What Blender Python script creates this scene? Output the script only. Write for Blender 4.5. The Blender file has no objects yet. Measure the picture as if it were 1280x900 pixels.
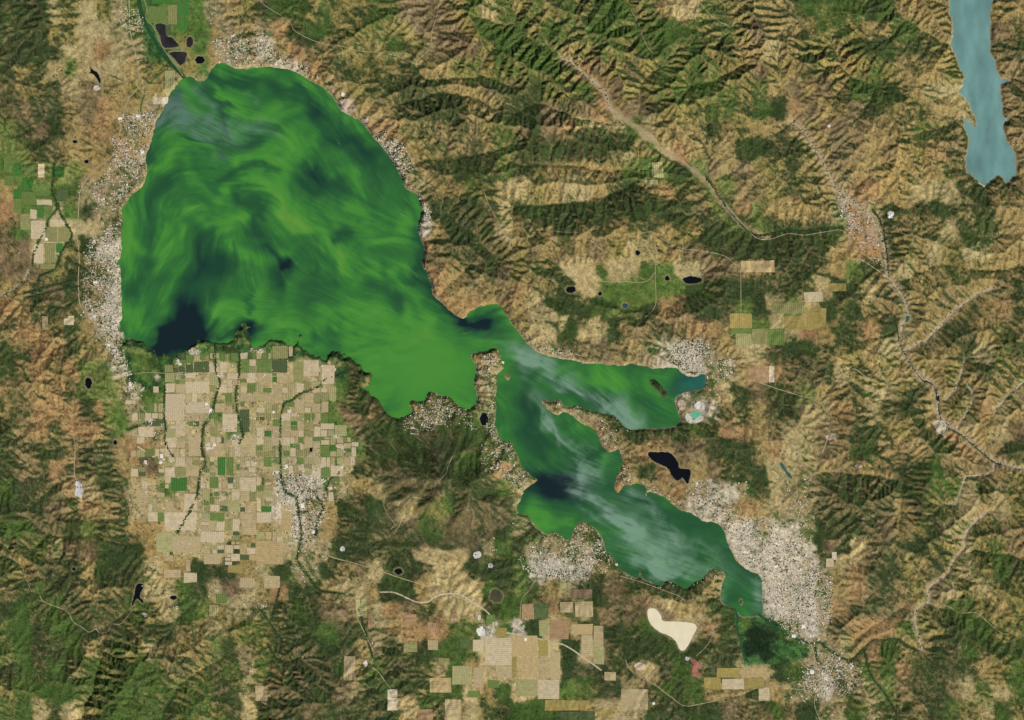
import bpy, math, random
import numpy as np

# ------------------------------------------------------------------ camera, sky, sun, exposure
S = 0.3                      # one map step (30 m) = 0.3 units, so 1 unit = 100 m
MW, MH = 1280.0, 900.0       # map extent in steps
scene = bpy.context.scene
scene.render.engine = 'CYCLES'
def W(px, py, z=0.0):
    return ((px - MW / 2) * S, (MH / 2 - py) * S, z * S)
HFOV = 8.0
cam_d = bpy.data.cameras.new('camera')
cam_d.sensor_fit = 'HORIZONTAL'
cam_d.angle = math.radians(HFOV)
cam_h = MW / 2 * S / math.tan(math.radians(HFOV / 2))
cam_d.clip_start = 10.0
cam_d.clip_end = 12000.0
cam = bpy.data.objects.new('camera', cam_d)
cam.location = (0, 0, cam_h)
scene.collection.objects.link(cam)
scene.camera = cam

SUN_EL, SUN_AZ = 44.0, 132.0           # late morning, sun in the south-east
world = bpy.data.worlds.new('World')
scene.world = world
world.use_nodes = True
wn = world.node_tree
bg = wn.nodes['Background']
sky = wn.nodes.new('ShaderNodeTexSky')
sky.sky_type = 'NISHITA'
sky.sun_disc = False
sky.sun_elevation = math.radians(SUN_EL)
sky.sun_rotation = math.radians(SUN_AZ)
wn.links.new(sky.outputs[0], bg.inputs[0])
bg.inputs[1].default_value = 0.05
sun_d = bpy.data.lights.new('sun', 'SUN')
sun_d.energy = 4.0
sun_d.angle = math.radians(0.5)
sun_d.color = (1.0, 0.955, 0.88)
sun = bpy.data.objects.new('sun', sun_d)
az = math.radians(SUN_AZ); el = math.radians(SUN_EL)
sun.rotation_euler = (math.pi / 2 - el, 0, math.pi - az)
scene.collection.objects.link(sun)
vs = scene.view_settings
vs.view_transform = 'Standard'; vs.look = 'None'; vs.gamma = 1.0; vs.exposure = 0.0
vs.use_curve_mapping = False

random.seed(7)
rng = np.random.default_rng(11)

# ------------------------------------------------------------------ helpers
def lin(c):
    c = np.asarray(c, float) / 255.0
    return np.where(c <= 0.04045, c / 12.92, ((c + 0.055) / 1.055) ** 2.4)
_T = [np.random.default_rng(100 + i).random((256, 256)).astype(np.float32) for i in range(6)]
def vnoise(x, y, k=0):
    t = _T[k % 6]
    xi = np.floor(x).astype(np.int32); yi = np.floor(y).astype(np.int32)
    fx = (x - xi).astype(np.float32); fy = (y - yi).astype(np.float32)
    fx = fx * fx * (3 - 2 * fx); fy = fy * fy * (3 - 2 * fy)
    x0 = xi & 255; x1 = (xi + 1) & 255; y0 = yi & 255; y1 = (yi + 1) & 255
    a = t[y0, x0]; b = t[y0, x1]; c = t[y1, x0]; d = t[y1, x1]
    return (a + (b - a) * fx) * (1 - fy) + (c + (d - c) * fx) * fy
def fbm(x, y, cell, octv=4, k=0, gain=0.5):
    s = 0; a = 1; n = 0
    for i in range(octv):
        s = s + a * vnoise(x / cell + 17.3 * i + 3.1 * k, y / cell + 9.7 * i + 7.7 * k, k + i); n += a
        a *= gain; cell /= 2.03
    return (s / n - 0.5) * 2
def sstep(a, b, x):
    t = np.clip((x - a) / (b - a), 0, 1)
    return t * t * (3 - 2 * t)
def inside(poly, X, Y):
    r = np.zeros(np.broadcast(X, Y).shape, bool)
    n = len(poly)
    for i in range(n):
        x0, y0 = poly[i]; x1, y1 = poly[(i + 1) % n]
        if y0 == y1: continue
        c = ((Y >= min(y0, y1)) & (Y < max(y0, y1)))
        r ^= c & (X < (x1 - x0) * (Y - y0) / (y1 - y0) + x0)
    return r
def pin(poly, x, y):
    r = False; n = len(poly)
    for i in range(n):
        x0, y0 = poly[i]; x1, y1 = poly[(i + 1) % n]
        if (y0 > y) != (y1 > y) and x < (x1 - x0) * (y - y0) / (y1 - y0) + x0: r = not r
    return r
def dist_lines(lines, xs, ys, R, closed=False):
    """distance to polylines on the grid xs, ys, capped at R"""
    D = np.full((len(ys), len(xs)), R, np.float32)
    for L in lines:
        segs = list(zip(L, L[1:] + (L[:1] if closed else [])))
        if not closed: segs = segs[:len(L) - 1]
        for (x0, y0), (x1, y1) in segs:
            i0, i1 = np.searchsorted(xs, [min(x0, x1) - R, max(x0, x1) + R])
            j0, j1 = np.searchsorted(ys, [min(y0, y1) - R, max(y0, y1) + R])
            if i1 <= i0 or j1 <= j0: continue
            X = xs[None, i0:i1]; Y = ys[j0:j1, None]
            dx, dy = x1 - x0, y1 - y0
            t = np.clip(((X - x0) * dx + (Y - y0) * dy) / (dx * dx + dy * dy + 1e-9), 0, 1)
            d = np.hypot(X - x0 - t * dx, Y - y0 - t * dy)
            np.minimum(D[j0:j1, i0:i1], d, out=D[j0:j1, i0:i1])
    return D
def rough_line(L, step=2.0, amp=0.35, closed=False, seed=0):
    """resample a polyline smoothly (Catmull-Rom) and roughen it a little"""
    r = random.Random(seed)
    P = list(L); n = len(P); out = []
    for i in range(n if closed else n - 1):
        p0 = P[(i - 1) % n] if closed or i > 0 else P[i]
        p1 = P[i]; p2 = P[(i + 1) % n]
        p3 = P[(i + 2) % n] if closed or i + 2 < n else p2
        m = max(1, int(math.hypot(p2[0] - p1[0], p2[1] - p1[1]) / step))
        for k in range(m):
            t = k / m
            q = []
            for a in (0, 1):
                q.append(0.5 * (2 * p1[a] + (p2[a] - p0[a]) * t + (2 * p0[a] - 5 * p1[a] + 4 * p2[a] - p3[a]) * t * t
                         + (3 * p1[a] - p0[a] - 3 * p2[a] + p3[a]) * t ** 3))
            out.append((q[0] + r.uniform(-amp, amp), q[1] + r.uniform(-amp, amp)))
    if not closed: out.append(tuple(P[-1]))
    return out
col = scene.collection
def mesh_obj(name, verts, faces, mats=(), parent=None, mat_idx=None, smooth=False):
    me = bpy.data.meshes.new(name)
    me.from_pydata(verts, [], faces)
    for m in mats: me.materials.append(m)
    if mat_idx is not None: me.polygons.foreach_set('material_index', mat_idx)
    if smooth: me.shade_smooth()
    me.update()
    o = bpy.data.objects.new(name, me)
    col.objects.link(o)
    if parent: o.parent = parent
    return o
def grid_mesh(name, V, Q, mat, smooth=True):
    """fast mesh from numpy vertex (n,3) and quad (m,4) arrays"""
    me = bpy.data.meshes.new(name)
    me.vertices.add(len(V)); me.vertices.foreach_set('co', V.astype(np.float32).ravel())
    n = len(Q)
    me.loops.add(n * 4); me.loops.foreach_set('vertex_index', Q.astype(np.int32).ravel())
    me.polygons.add(n); me.polygons.foreach_set('loop_start', np.arange(0, n * 4, 4, dtype=np.int32))
    me.update(calc_edges=True)
    if smooth: me.polygons.foreach_set('use_smooth', np.ones(n, bool))
    me.materials.append(mat)
    o = bpy.data.objects.new(name, me); col.objects.link(o)
    return o
def set_col(me, name, C):
    a = me.color_attributes.new(name, 'FLOAT_COLOR', 'POINT')
    B = np.ones((len(C), 4), np.float32); B[:, :3] = C
    a.data.foreach_set('color', B.ravel())
def tag(o, label=None, cat=None, group=None, kind=None):
    for k, v in (('label', label), ('category', cat), ('group', group), ('kind', kind)):
        if v: o[k] = v
    return o
def mat(name, rough=0.9, spec=0.15):
    m = bpy.data.materials.new(name); m.use_nodes = True
    b = m.node_tree.nodes['Principled BSDF']
    b.inputs['Roughness'].default_value = rough
    b.inputs['Specular IOR Level'].default_value = spec
    return m, m.node_tree, b
def N(nt, t, **kw):
    n = nt.nodes.new(t)
    for k, v in kw.items(): setattr(n, k, v)
    return n
# ------------------------------------------------------------------ the map: shores, valleys, streams, roads, land cover
LAKE = [(231,97),(240,96),(246,101),(255,101),(259,96),(263,88),(270,81),(276,78),(285,81),(297,86),(308,86),(320,84),(340,84),(357,86),
 (375,93),(390,102),(405,110),(412,116),(420,127),(426,138),(436,143),(444,147),(452,153),(460,162),(468,173),(478,184),(486,194),(494,207),
 (500,218),(503,226),(508,236),(520,243),(526,255),(528,266),(524,280),(522,290),(528,300),(531,315),(528,330),(533,340),(539,355),(541,367),
 (550,377),(560,386),(570,394),(580,398),(586,390),(598,384),(610,381),(622,380),(628,386),(636,398),(642,408),(650,418),(660,430),(672,440),
 (690,446),(712,450),(730,454),(750,455),(775,457),(790,455),(800,457),(815,460),(830,460),(845,460),(855,468),(868,471),(880,468),(882,478),
 (878,486),(868,488),(858,490),(848,494),(843,500),(846,512),(850,522),(846,532),(830,535),(810,536),(795,537),(785,536),(775,528),(768,520),
 (760,518),(745,514),(732,511),(720,507),(708,508),(703,503),(700,499),(690,502),(677,500),(682,509),(690,515),(698,519),(704,515),(712,517),
 (720,523),(728,530),(740,535),(748,545),(752,556),(762,565),(772,562),(778,575),(776,585),(770,598),(769,610),(773,616),(780,606),(790,606),
 (798,604),(808,610),(807,620),(812,615),(830,622),(840,630),(850,638),(860,640),(870,645),(880,652),(890,652),(900,656),(906,665),(908,676),
 (915,690),(920,700),(928,708),(938,714),(948,718),(952,730),(952,745),(953,760),(950,768),(940,770),(928,770),(918,762),(905,754),(901,745),
 (903,730),(906,718),(900,712),(892,711),(884,716),(878,724),(868,728),(858,736),(845,730),(838,726),(832,727),(828,733),(815,728),(804,723),
 (800,712),(797,722),(785,718),(776,712),(770,702),(765,695),(758,690),(755,680),(752,670),(745,662),(738,655),(730,652),(722,655),(716,665),
 (713,674),(706,674),(700,668),(690,665),(684,668),(675,662),(665,652),(660,644),(650,642),(645,634),(650,625),(655,615),(660,608),(672,600),
 (665,594),(655,586),(650,578),(648,570),(643,562),(640,553),(633,552),(625,548),(622,540),(619,530),(620,510),(620,490),(622,475),(622,467),
 (627,462),(630,457),(627,450),(624,441),(621,435),(610,438),(598,440),(589,443),(590,450),(595,455),(596,465),(592,478),(595,488),(597,495),
 (595,505),(588,511),(578,510),(570,505),(562,496),(550,494),(540,489),(535,492),(532,500),(524,502),(515,500),(512,505),(516,515),(508,520),
 (500,523),(490,521),(482,514),(476,505),(470,497),(462,494),(456,488),(458,480),(465,470),(463,466),(455,462),(446,457),(440,450),(430,446),
 (420,440),(410,445),(400,445),(388,440),(380,437),(373,431),(378,418),(374,419),(369,430),(360,428),(345,425),(338,425),(330,432),(322,435),
 (316,430),(312,420),(309,410),(304,405),(298,412),(292,425),(284,430),(268,428),(255,424),(248,428),(240,432),(228,440),(215,444),(200,442),
 (190,436),(180,430),(180,425),(165,427),(153,428),(152,420),(152,400),(152,380),(151,350),(150,335),(148,327),(151,320),(152,300),(153,270),
 (152,262),(160,252),(165,244),(175,236),(180,228),(184,215),(182,200),(185,188),(190,175),(193,160),(196,150),(203,140),(207,130),(212,118),
 (220,107),(226,100)]
ISLANDS = [[(812,475),(817,474),(822,477),(826,481),(829,486),(833,490),(833,496),(828,497),(825,491),(820,486),(815,482)],
 [(631,468),(635,466),(638,470),(636,475),(632,474)], [(923,749),(926,747),(929,751),(928,757),(924,756)]]
RESERVOIR = [(1184,-60),(1187,10),(1190,25),(1191,45),(1189,58),(1195,70),(1200,85),(1205,95),(1203,110),(1196,114),(1207,122),(1214,135),
 (1219,150),(1220,162),(1212,152),(1203,148),(1206,160),(1210,175),(1208,195),(1208,212),(1215,220),(1222,226),(1230,232),(1240,224),(1250,219),
 (1258,228),(1265,222),(1270,215),(1270,205),(1267,190),(1260,180),(1257,170),(1252,158),(1259,150),(1253,146),(1253,135),(1250,115),(1252,104),
 (1263,100),(1251,98),(1247,90),(1242,75),(1238,65),(1237,45),(1238,20),(1239,-60)]
def oval(cx, cy, rx, ry, n=14, rot=0.0, wob=0.12):
    r = random.Random(int(cx * 7 + cy)); out = []
    for i in range(n):
        a = 2 * math.pi * i / n; k = 1 + r.uniform(-wob, wob)
        x, y = rx * k * math.cos(a), ry * k * math.sin(a)
        out.append((cx + x * math.cos(rot) - y * math.sin(rot), cy + x * math.sin(rot) + y * math.cos(rot)))
    return out
# (outline, water kind, label)
PONDS = [([(810,566),(820,565),(837,566),(847,577),(849,585),(862,587),(862,597),(859,605),(853,597),(847,601),(840,595),(834,585),(815,575)],'black','black crater lake on the brown ridge north of the big town'),
 (oval(605,524,5,8),'black','black oval pond on the neck of the rocky peninsula'),
 (oval(111,479,4.5,6.5),'black','black round pond ringed by green meadow west of the farmland'),
 ([(172,730),(179,730),(179,735),(176,741),(175,746),(179,750),(179,754),(175,750),(171,748),(166,757),(165,755),(167,748),(169,742),(169,737)],'black','black forked reservoir in the south-western forest'),
 (oval(217,747,4.5,2.8),'black','small black pond east of the forked reservoir'),
 (oval(498,714,5,4),'black','dark pond beside the diagonal road south of the volcano'),
 (oval(865,350,12,4.5,18),'black','ragged black pond at the green valley edge'),
 (oval(834,348,3,3),'black','tiny black pond in the green upland valley'),
 (oval(714,362,6,4),'black','dark pond west of the pale clearing'),
 (oval(797,316,3.2,3.4),'black','little dark pond below a white bare spot'),
 (oval(781,382,3.4,3.4),'blue','small blue round pond in the upland valley'),
 (oval(750,367,2.5,2.5),'black','tiny dark pond beside the pale clearing'),
 ([(111,80),(115,86),(122,91),(126,100),(125,105),(121,98),(116,92),(112,92),(114,88)],'black','narrow black reservoir above a white clearing'),
 (oval(108,202,3,2.5),'black','tiny dark pond among western hills'),(oval(94,177,3,2),'black','tiny dark pond on a western hillside'),
 (oval(144,553,2.2,3),'black','tiny dark pond beside the western farmland edge'),
 ([(194,31),(207,31),(208,44),(216,48),(223,58),(205,59),(200,45)],'marsh','dark flooded wetland basin between levees'),
 ([(212,66),(232,65),(233,75),(226,82),(219,74)],'marsh','dark triangular wetland basin above the slough mouth'),
 (oval(250,75,6,5),'black','black pond north of the lake shore'),(oval(237,53,4,7),'marsh','dark oval slough pond beside the marsh meadow'),
 (oval(868,519,9,4,14,-0.1),'turquoise','turquoise mine pit pond among white spoil heaps'),
 ([(975,578),(979,580),(983,588),(989,594),(990,598),(986,597),(981,590),(976,583)],'teal','long teal pond in the tan grassland'),
 (oval(97,615,1.8,1.8),'black','tiny dark pool inside the white quarry'),
 (oval(389,563,2.4,4),'black','small dark basin between farm fields'),
 (oval(1134,398,2.5,5,12,0.4),'teal','gravel pit pond beside the creek'),
 (oval(1172,497,2.2,3.5),'black','dark pool in the creek bed'),
 (oval(93,711,2.4,2.4),'black','tiny dark pond in a forest clearing'),
 (oval(620,745,8,8),'wetgrass','dark round wet meadow beside the highway')]
DRYLAKE = [(810,762),(819,761),(826,769),(829,776),(847,777),(865,779),(871,784),(866,795),(860,807),(855,813),(850,812),(845,802),(837,795),(825,790),(815,782),(810,772)]
FLATS = [[(150,440),(160,470),(140,520),(150,600),(160,680),(200,720),(260,760),(330,760),(400,740),(432,700),(425,650),(440,600),(455,560),(425,520),(440,460),(380,436),(310,428),(200,440)],
 [(160,100),(200,130),(185,190),(150,260),(150,440),(110,420),(90,380),(30,350),(-20,385),(-20,190),(15,190),(40,235),(90,230),(130,170)],
 [(165,-40),(260,-40),(285,60),(290,80),(250,100),(225,100),(195,100),(180,60)],
 [(1040,240),(1065,245),(1100,290),(1108,340),(1090,330),(1060,290)],
 [(700,335),(830,322),(880,340),(880,362),(830,388),(770,388),(722,368)],
 [(905,665),(960,645),(1000,620),(1050,690),(1050,750),(1030,800),(1070,840),(1060,880),(950,880),(940,850),(1000,820),(955,770)],
 [(560,840),(600,785),(690,765),(750,780),(760,830),(720,870),(640,890),(560,870)],
 [(830,432),(890,430),(915,450),(925,480),(900,490),(880,470),(850,465)],
 [(800,758),(830,765),(875,775),(872,800),(855,815),(830,800)],
 [(915,765),(960,765),(1010,805),(990,832),(930,835)],
 [(890,833),(960,833),(960,862),(880,862)],
 [(650,695),(700,690),(740,690),(740,722),(660,722)]]
# pale gravel creeks
CREEKS = [[(990,150),(1005,165),(1015,180),(1025,195),(1035,215),(1045,235),(1060,245),(1075,260),(1090,270),(1100,290),(1108,320),(1110,345),(1125,365),(1133,380),(1135,395),(1128,405),(1124,425),(1130,440),(1135,450),(1150,470),(1165,480),(1172,495),(1172,515),(1180,525),(1200,540),(1222,560),(1240,575),(1260,582),(1300,590)],
 [(1132,439),(1145,431),(1160,425),(1180,402),(1197,385),(1222,367),(1242,360)],
 [(1195,536),(1205,520),(1215,503),(1215,490),(1208,480)],[(1181,500),(1194,487),(1200,470),(1206,448)],
 [(1242,516),(1258,496),(1280,476)],[(1242,580),(1242,590),(1225,594),(1207,596),(1201,612),(1195,630),(1180,629)],
 [(1235,640),(1215,655),(1208,665),(1205,675),(1207,685),(1192,700),(1185,717),(1160,735),(1162,752),(1145,762),(1144,777),(1148,795),(1153,812)],
 [(-20,378),(0,370),(15,362),(30,350),(36,338)],
 [(700,72),(714,78),(730,92),(746,105),(757,118),(762,135),(775,145)]]
# creeks lined with dark trees
TREED = [[(432,465),(417,471),(405,475),(400,482),(390,487),(377,491),(365,500),(355,505),(351,522),(350,550),(351,575),(352,600),(357,615),(370,622),(374,645),(377,670),(372,700),(385,720),(400,738),(430,742)],
 [(397,622),(404,635),(397,650),(395,670)],[(269,432),(269,450),(270,465),(275,477),(270,495),(265,517),(255,532),(252,560),(257,580),(250,592),(247,615),(237,640),(222,665)],
 [(299,440),(299,470),(295,490),(296,512),(304,542),(298,555)],[(206,482),(205,515),(207,532),(207,552),(217,572)],[(186,527),(175,532),(160,537)],
 [(67,205),(66,225),(65,237),(71,260),(60,275),(59,285),(49,300),(47,307),(42,320),(41,332)],[(72,255),(75,265),(82,279),(90,295),(77,315),(72,330),(65,339),(50,345),(48,354)],
 [(120,306),(108,317),(95,312)],[(95,330),(112,342),(85,352),(60,358),(30,366)],[(30,372),(50,368),(75,362),(100,358)],[(100,372),(80,385),(60,382)],
 [(1013,805),(1025,803),(1035,812),(1045,818),(1060,825),(1068,822),(1080,810),(1092,800),(1105,800),(1122,799),(1135,808),(1150,814)],
 [(883,222),(900,247),(912,264),(926,280),(942,293),(960,293),(985,287),(1005,289),(1030,285),(1052,284)],
 [(1118,395),(1124,425),(1131,443),(1152,474),(1168,484),(1178,528),(1202,544),(1224,563),(1243,578),(1262,583)],[(1090,262),(1102,280),(1108,315),(1110,345)],
 [(425,590),(412,600),(408,612)],[(448,760),(455,785),(463,810),(466,822)],[(1019,808),(1021,825)],[(1080,812),(1085,835),(1092,850),(1105,865),(1120,890)],
 [(325,760),(345,790),(352,800),(350,812)],[(335,805),(345,822),(360,828),(375,822)],[(350,735),(343,760),(338,775)],[(372,640),(385,640)],
 [(810,382),(805,395),(800,402)]]
# other valley lines that steer the drainage
VALLEYS = [[(895,-30),(905,10),(913,30),(918,50),(928,80),(905,95),(860,110)],[(1110,-20),(1120,10),(1140,30),(1165,47),(1195,55)],
 [(640,30),(665,50),(690,62),(704,72)],[(825,80),(805,105),(798,130),(800,155)],[(740,-20),(790,10),(800,40),(815,65)],
 [(640,145),(670,130),(700,140),(735,150),(760,155)],[(540,0),(545,40),(540,70),(520,85),(545,100),(600,95),(640,110)],
 [(500,130),(540,120),(590,120),(620,140)],[(505,205),(540,200),(600,195),(640,180)],[(640,205),(690,205),(740,210),(790,215)],
 [(640,260),(700,255),(740,250),(790,230)],[(530,262),(560,270),(600,300),(620,330)],[(545,375),(565,350),(590,330)],
 [(640,400),(660,385),(690,372)],[(960,480),(985,490),(1010,497),(1030,508),(1039,520),(1037,540),(1030,560),(1020,580),(1010,615)],
 [(-20,690),(15,697),(27,707),(32,720),(40,740),(50,744),(55,752),(85,765),(92,777),(112,790),(125,791),(140,780),(165,762)],
 [(92,520),(94,545),(94,590),(97,602),(105,640),(110,670),(62,668),(40,690)],[(-20,15),(12,18),(25,40),(40,52),(52,58),(65,80),(75,100),(80,120),(60,150),(20,170)],
 [(320,900),(340,820),(345,790)],[(430,745),(460,800),(467,820),(483,853),(500,900)],[(560,740),(600,758),(616,775)],
 [(1280,700),(1240,690),(1210,690)],[(1162,754),(1200,766),(1235,778),(1262,793),(1300,800)],[(1280,330),(1240,340),(1180,330),(1130,350)],
 [(1280,540),(1250,560),(1240,575)],[(780,830),(820,857),(855,882),(910,872),(947,860)],[(100,900),(120,850),(130,800)],[(200,900),(230,850),(270,830),(310,800)],
 [(1040,60),(1058,90),(1085,105),(1100,110)],[(1160,250),(1180,262),(1200,290),(1240,300)],[(1110,480),(1100,520),(1120,560),(1130,600),(1125,640)],
 [(965,640),(1000,600),(1060,590),(1120,600)],[(430,600),(470,620),(485,650),(490,690)],[(1060,810),(1110,770),(1150,740)]]
SANDY = [(CREEKS[0][:12], 9.0), (CREEKS[0][11:20], 8.0), (CREEKS[0][19:], 9.0), (CREEKS[1], 5.0), (CREEKS[6], 6.5), (CREEKS[8], 6.0), ([(775,145),(790,155),(805,167),(825,185),(850,200),(870,215),(884,228),(903,254),(928,282),(960,297)], 5.0)]
ROADS = [('pale highway running down the western lake shore',1.5,'road',[(160,-30),(162,15),(163,40),(170,70),(174,95),(172,110),(160,125),(154,145),(150,165),(146,185),(135,200),(118,212),(108,225),(100,240),(98,270),(96,290),(99,320),(98,350),(100,380),(110,395),(125,415),(138,440),(147,455),(155,475),(170,500),(185,518),(200,530),(230,545),(265,565),(300,585),(322,597),(345,620),(362,645),(390,680),(412,695),(440,703),(470,712),(500,722),(537,734),(548,744)]),
 ('pale highway winding south of the volcano',2.2,'pale',[(475,740),(490,740),(500,743),(520,752),(535,752),(545,745),(560,742),(575,743),(590,752),(603,760),(615,772),(619,788),(640,792),(668,797),(690,804),(705,806),(730,822),(752,838)]),
 ('ridge track above the north shore',0.9,'road',[(322,-10),(328,4),(347,17),(362,27),(369,39),(387,49),(405,55),(427,58),(450,64),(475,66),(495,70),(505,74),(520,81)]),
 ('dirt road up the dry northern plateau',1.0,'road',[(549,2),(546,20),(540,40),(538,60),(526,72),(520,80),(533,80)]),
 ('valley road through the long farm valley',1.3,'road',[(746,105),(757,118),(762,130),(770,142),(790,155),(805,167),(825,185),(850,200),(870,215),(880,223),(892,236),(903,252),(915,266),(928,280),(945,297),(962,299),(985,292),(1005,294),(1030,290),(1052,288),(1062,300),(1072,320),(1085,330),(1100,340),(1110,348)]),
 ('highway crossing the brown hills east of the shore town',1.2,'road',[(885,450),(905,460),(930,470),(960,482),(985,490),(1010,497),(1032,495),(1042,486),(1053,470),(1062,462),(1070,462),(1085,472),(1097,466),(1115,463),(1132,462)]),
 ('highway south into the largest town',1.2,'road',[(1010,497),(1030,508),(1039,520),(1037,540),(1030,560),(1022,580),(1012,610),(1000,640),(990,670),(988,700),(988,740),(993,770),(1008,798),(1016,812),(1020,830),(1022,855),(1018,880),(1025,900)]),
 ('airstrip beside the western farm fields',2.4,'pale',[(172,558),(197,574)]),
 ('quarry lane in the western hills',1.0,'road',[(92,545),(94,560),(93,590),(97,602)]),
 ('road down the southern creek to the pale field',1.2,'road',[(434,747),(439,757),(448,775),(460,800),(467,817),(464,832),(473,840),(484,855),(493,868)]),
 ('forest road in the south-western mountains',1.0,'road',[(50,744),(55,752),(70,758),(85,765),(92,777),(103,784),(112,790),(120,786),(125,791),(135,789),(140,780),(150,780),(160,770),(165,762)]),
 ('lane along the far western forest edge',0.8,'road',[(-10,670),(8,682),(15,697),(27,707),(32,720),(40,740)]),
 ('southern road bending past the pale fields',1.1,'road',[(782,825),(786,835),(800,846),(820,857),(837,870),(855,882),(875,880),(910,872),(930,866),(947,860),(975,858),(1000,862),(1018,858)]),
 ('road past the white dry lake',1.0,'road',[(775,720),(800,727),(830,738),(852,747),(860,760),(877,772),(892,785),(885,805),(870,820)]),
 ('lane south from the wooded lakeside suburb',1.0,'road',[(670,722),(662,737),(652,750),(650,775)]),
 ('straight farm road in the upland valley',1.0,'road',[(754,352),(780,352),(807,352),(819,340)]),
 ('track from the ridge into the upland valley',0.8,'road',[(670,287),(700,290),(727,292),(740,302),(752,312),(770,322),(780,332),(805,350)]),
 ('upland valley road running north to south',0.9,'road',[(819,325),(819,352),(819,382),(805,398),(795,408)]),
 ('ridge road east of the upland valley',0.9,'road',[(800,292),(815,290),(830,300),(850,310),(880,314),(905,320),(918,330),(925,336),(926,370),(926,392)]),
 ('switchback track up the volcano',0.8,'road',[(566,570),(561,580),(557,592),(545,605),(541,617),(530,623),(517,621),(508,626),(505,632)]),
 ('lane through the volcano foothills',0.9,'road',[(470,608),(480,618),(480,632),(486,645),(493,655),(488,662)]),
 ('lane below the volcano meadow',0.9,'road',[(493,636),(501,644),(500,655),(494,664)]),
 ('road along the north shore between the towns',1.0,'road',[(410,112),(420,122),(430,135),(445,142),(458,155),(470,165),(482,178),(494,190)]),
 ('lakeside road under the eastern bluffs',0.9,'road',[(526,300),(534,315),(532,335),(541,352),(546,370),(560,383)]),
 ('lane in the eastern mountains',0.9,'road',[(1162,754),(1185,758),(1200,766),(1220,766),(1235,778),(1250,790),(1262,793)]),
 ('levee road down the slough',1.4,'levee',[(178,-10),(183,10),(183,24),(192,34),(198,48),(204,60),(214,75),(222,85),(229,95)]),
 ('levee between two dark wetland basins',1.2,'levee',[(204,61),(220,60),(232,62)]),
 ('levee round the triangular basin',1.2,'levee',[(209,66),(222,82),(230,78),(234,66),(222,64),(210,65)]),
 ('levee along the slough to the shore',1.2,'levee',[(231,96),(242,92),(252,86),(262,86)]),
 ('lane into the eastern grass hills',0.8,'road',[(1022,580),(1040,592),(1052,588),(1065,575)]),
 ('firebreak over the eastern bluffs',0.8,'road',[(605,240),(612,258),(622,275),(632,290),(640,315)]),
 ('road into the sparse hill suburb',0.9,'road',[(1100,265),(1103,285),(1098,300),(1103,330),(1110,348)]),
 ('dirt road along a northern ridge',0.8,'road',[(788,12),(797,28),(803,45),(810,60),(818,68)]),
 ('dirt road over the north-eastern ridge',0.8,'road',[(876,4),(886,18),(900,28),(912,34),(915,45)]),
 ('farm road across the valley grid north',0.9,'road',[(160,468),(200,466),(260,478),(300,480)]),
 ('straight farm road west to east across the fields',0.9,'road',[(200,596),(260,596),(320,596),(345,596)])]
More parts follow.
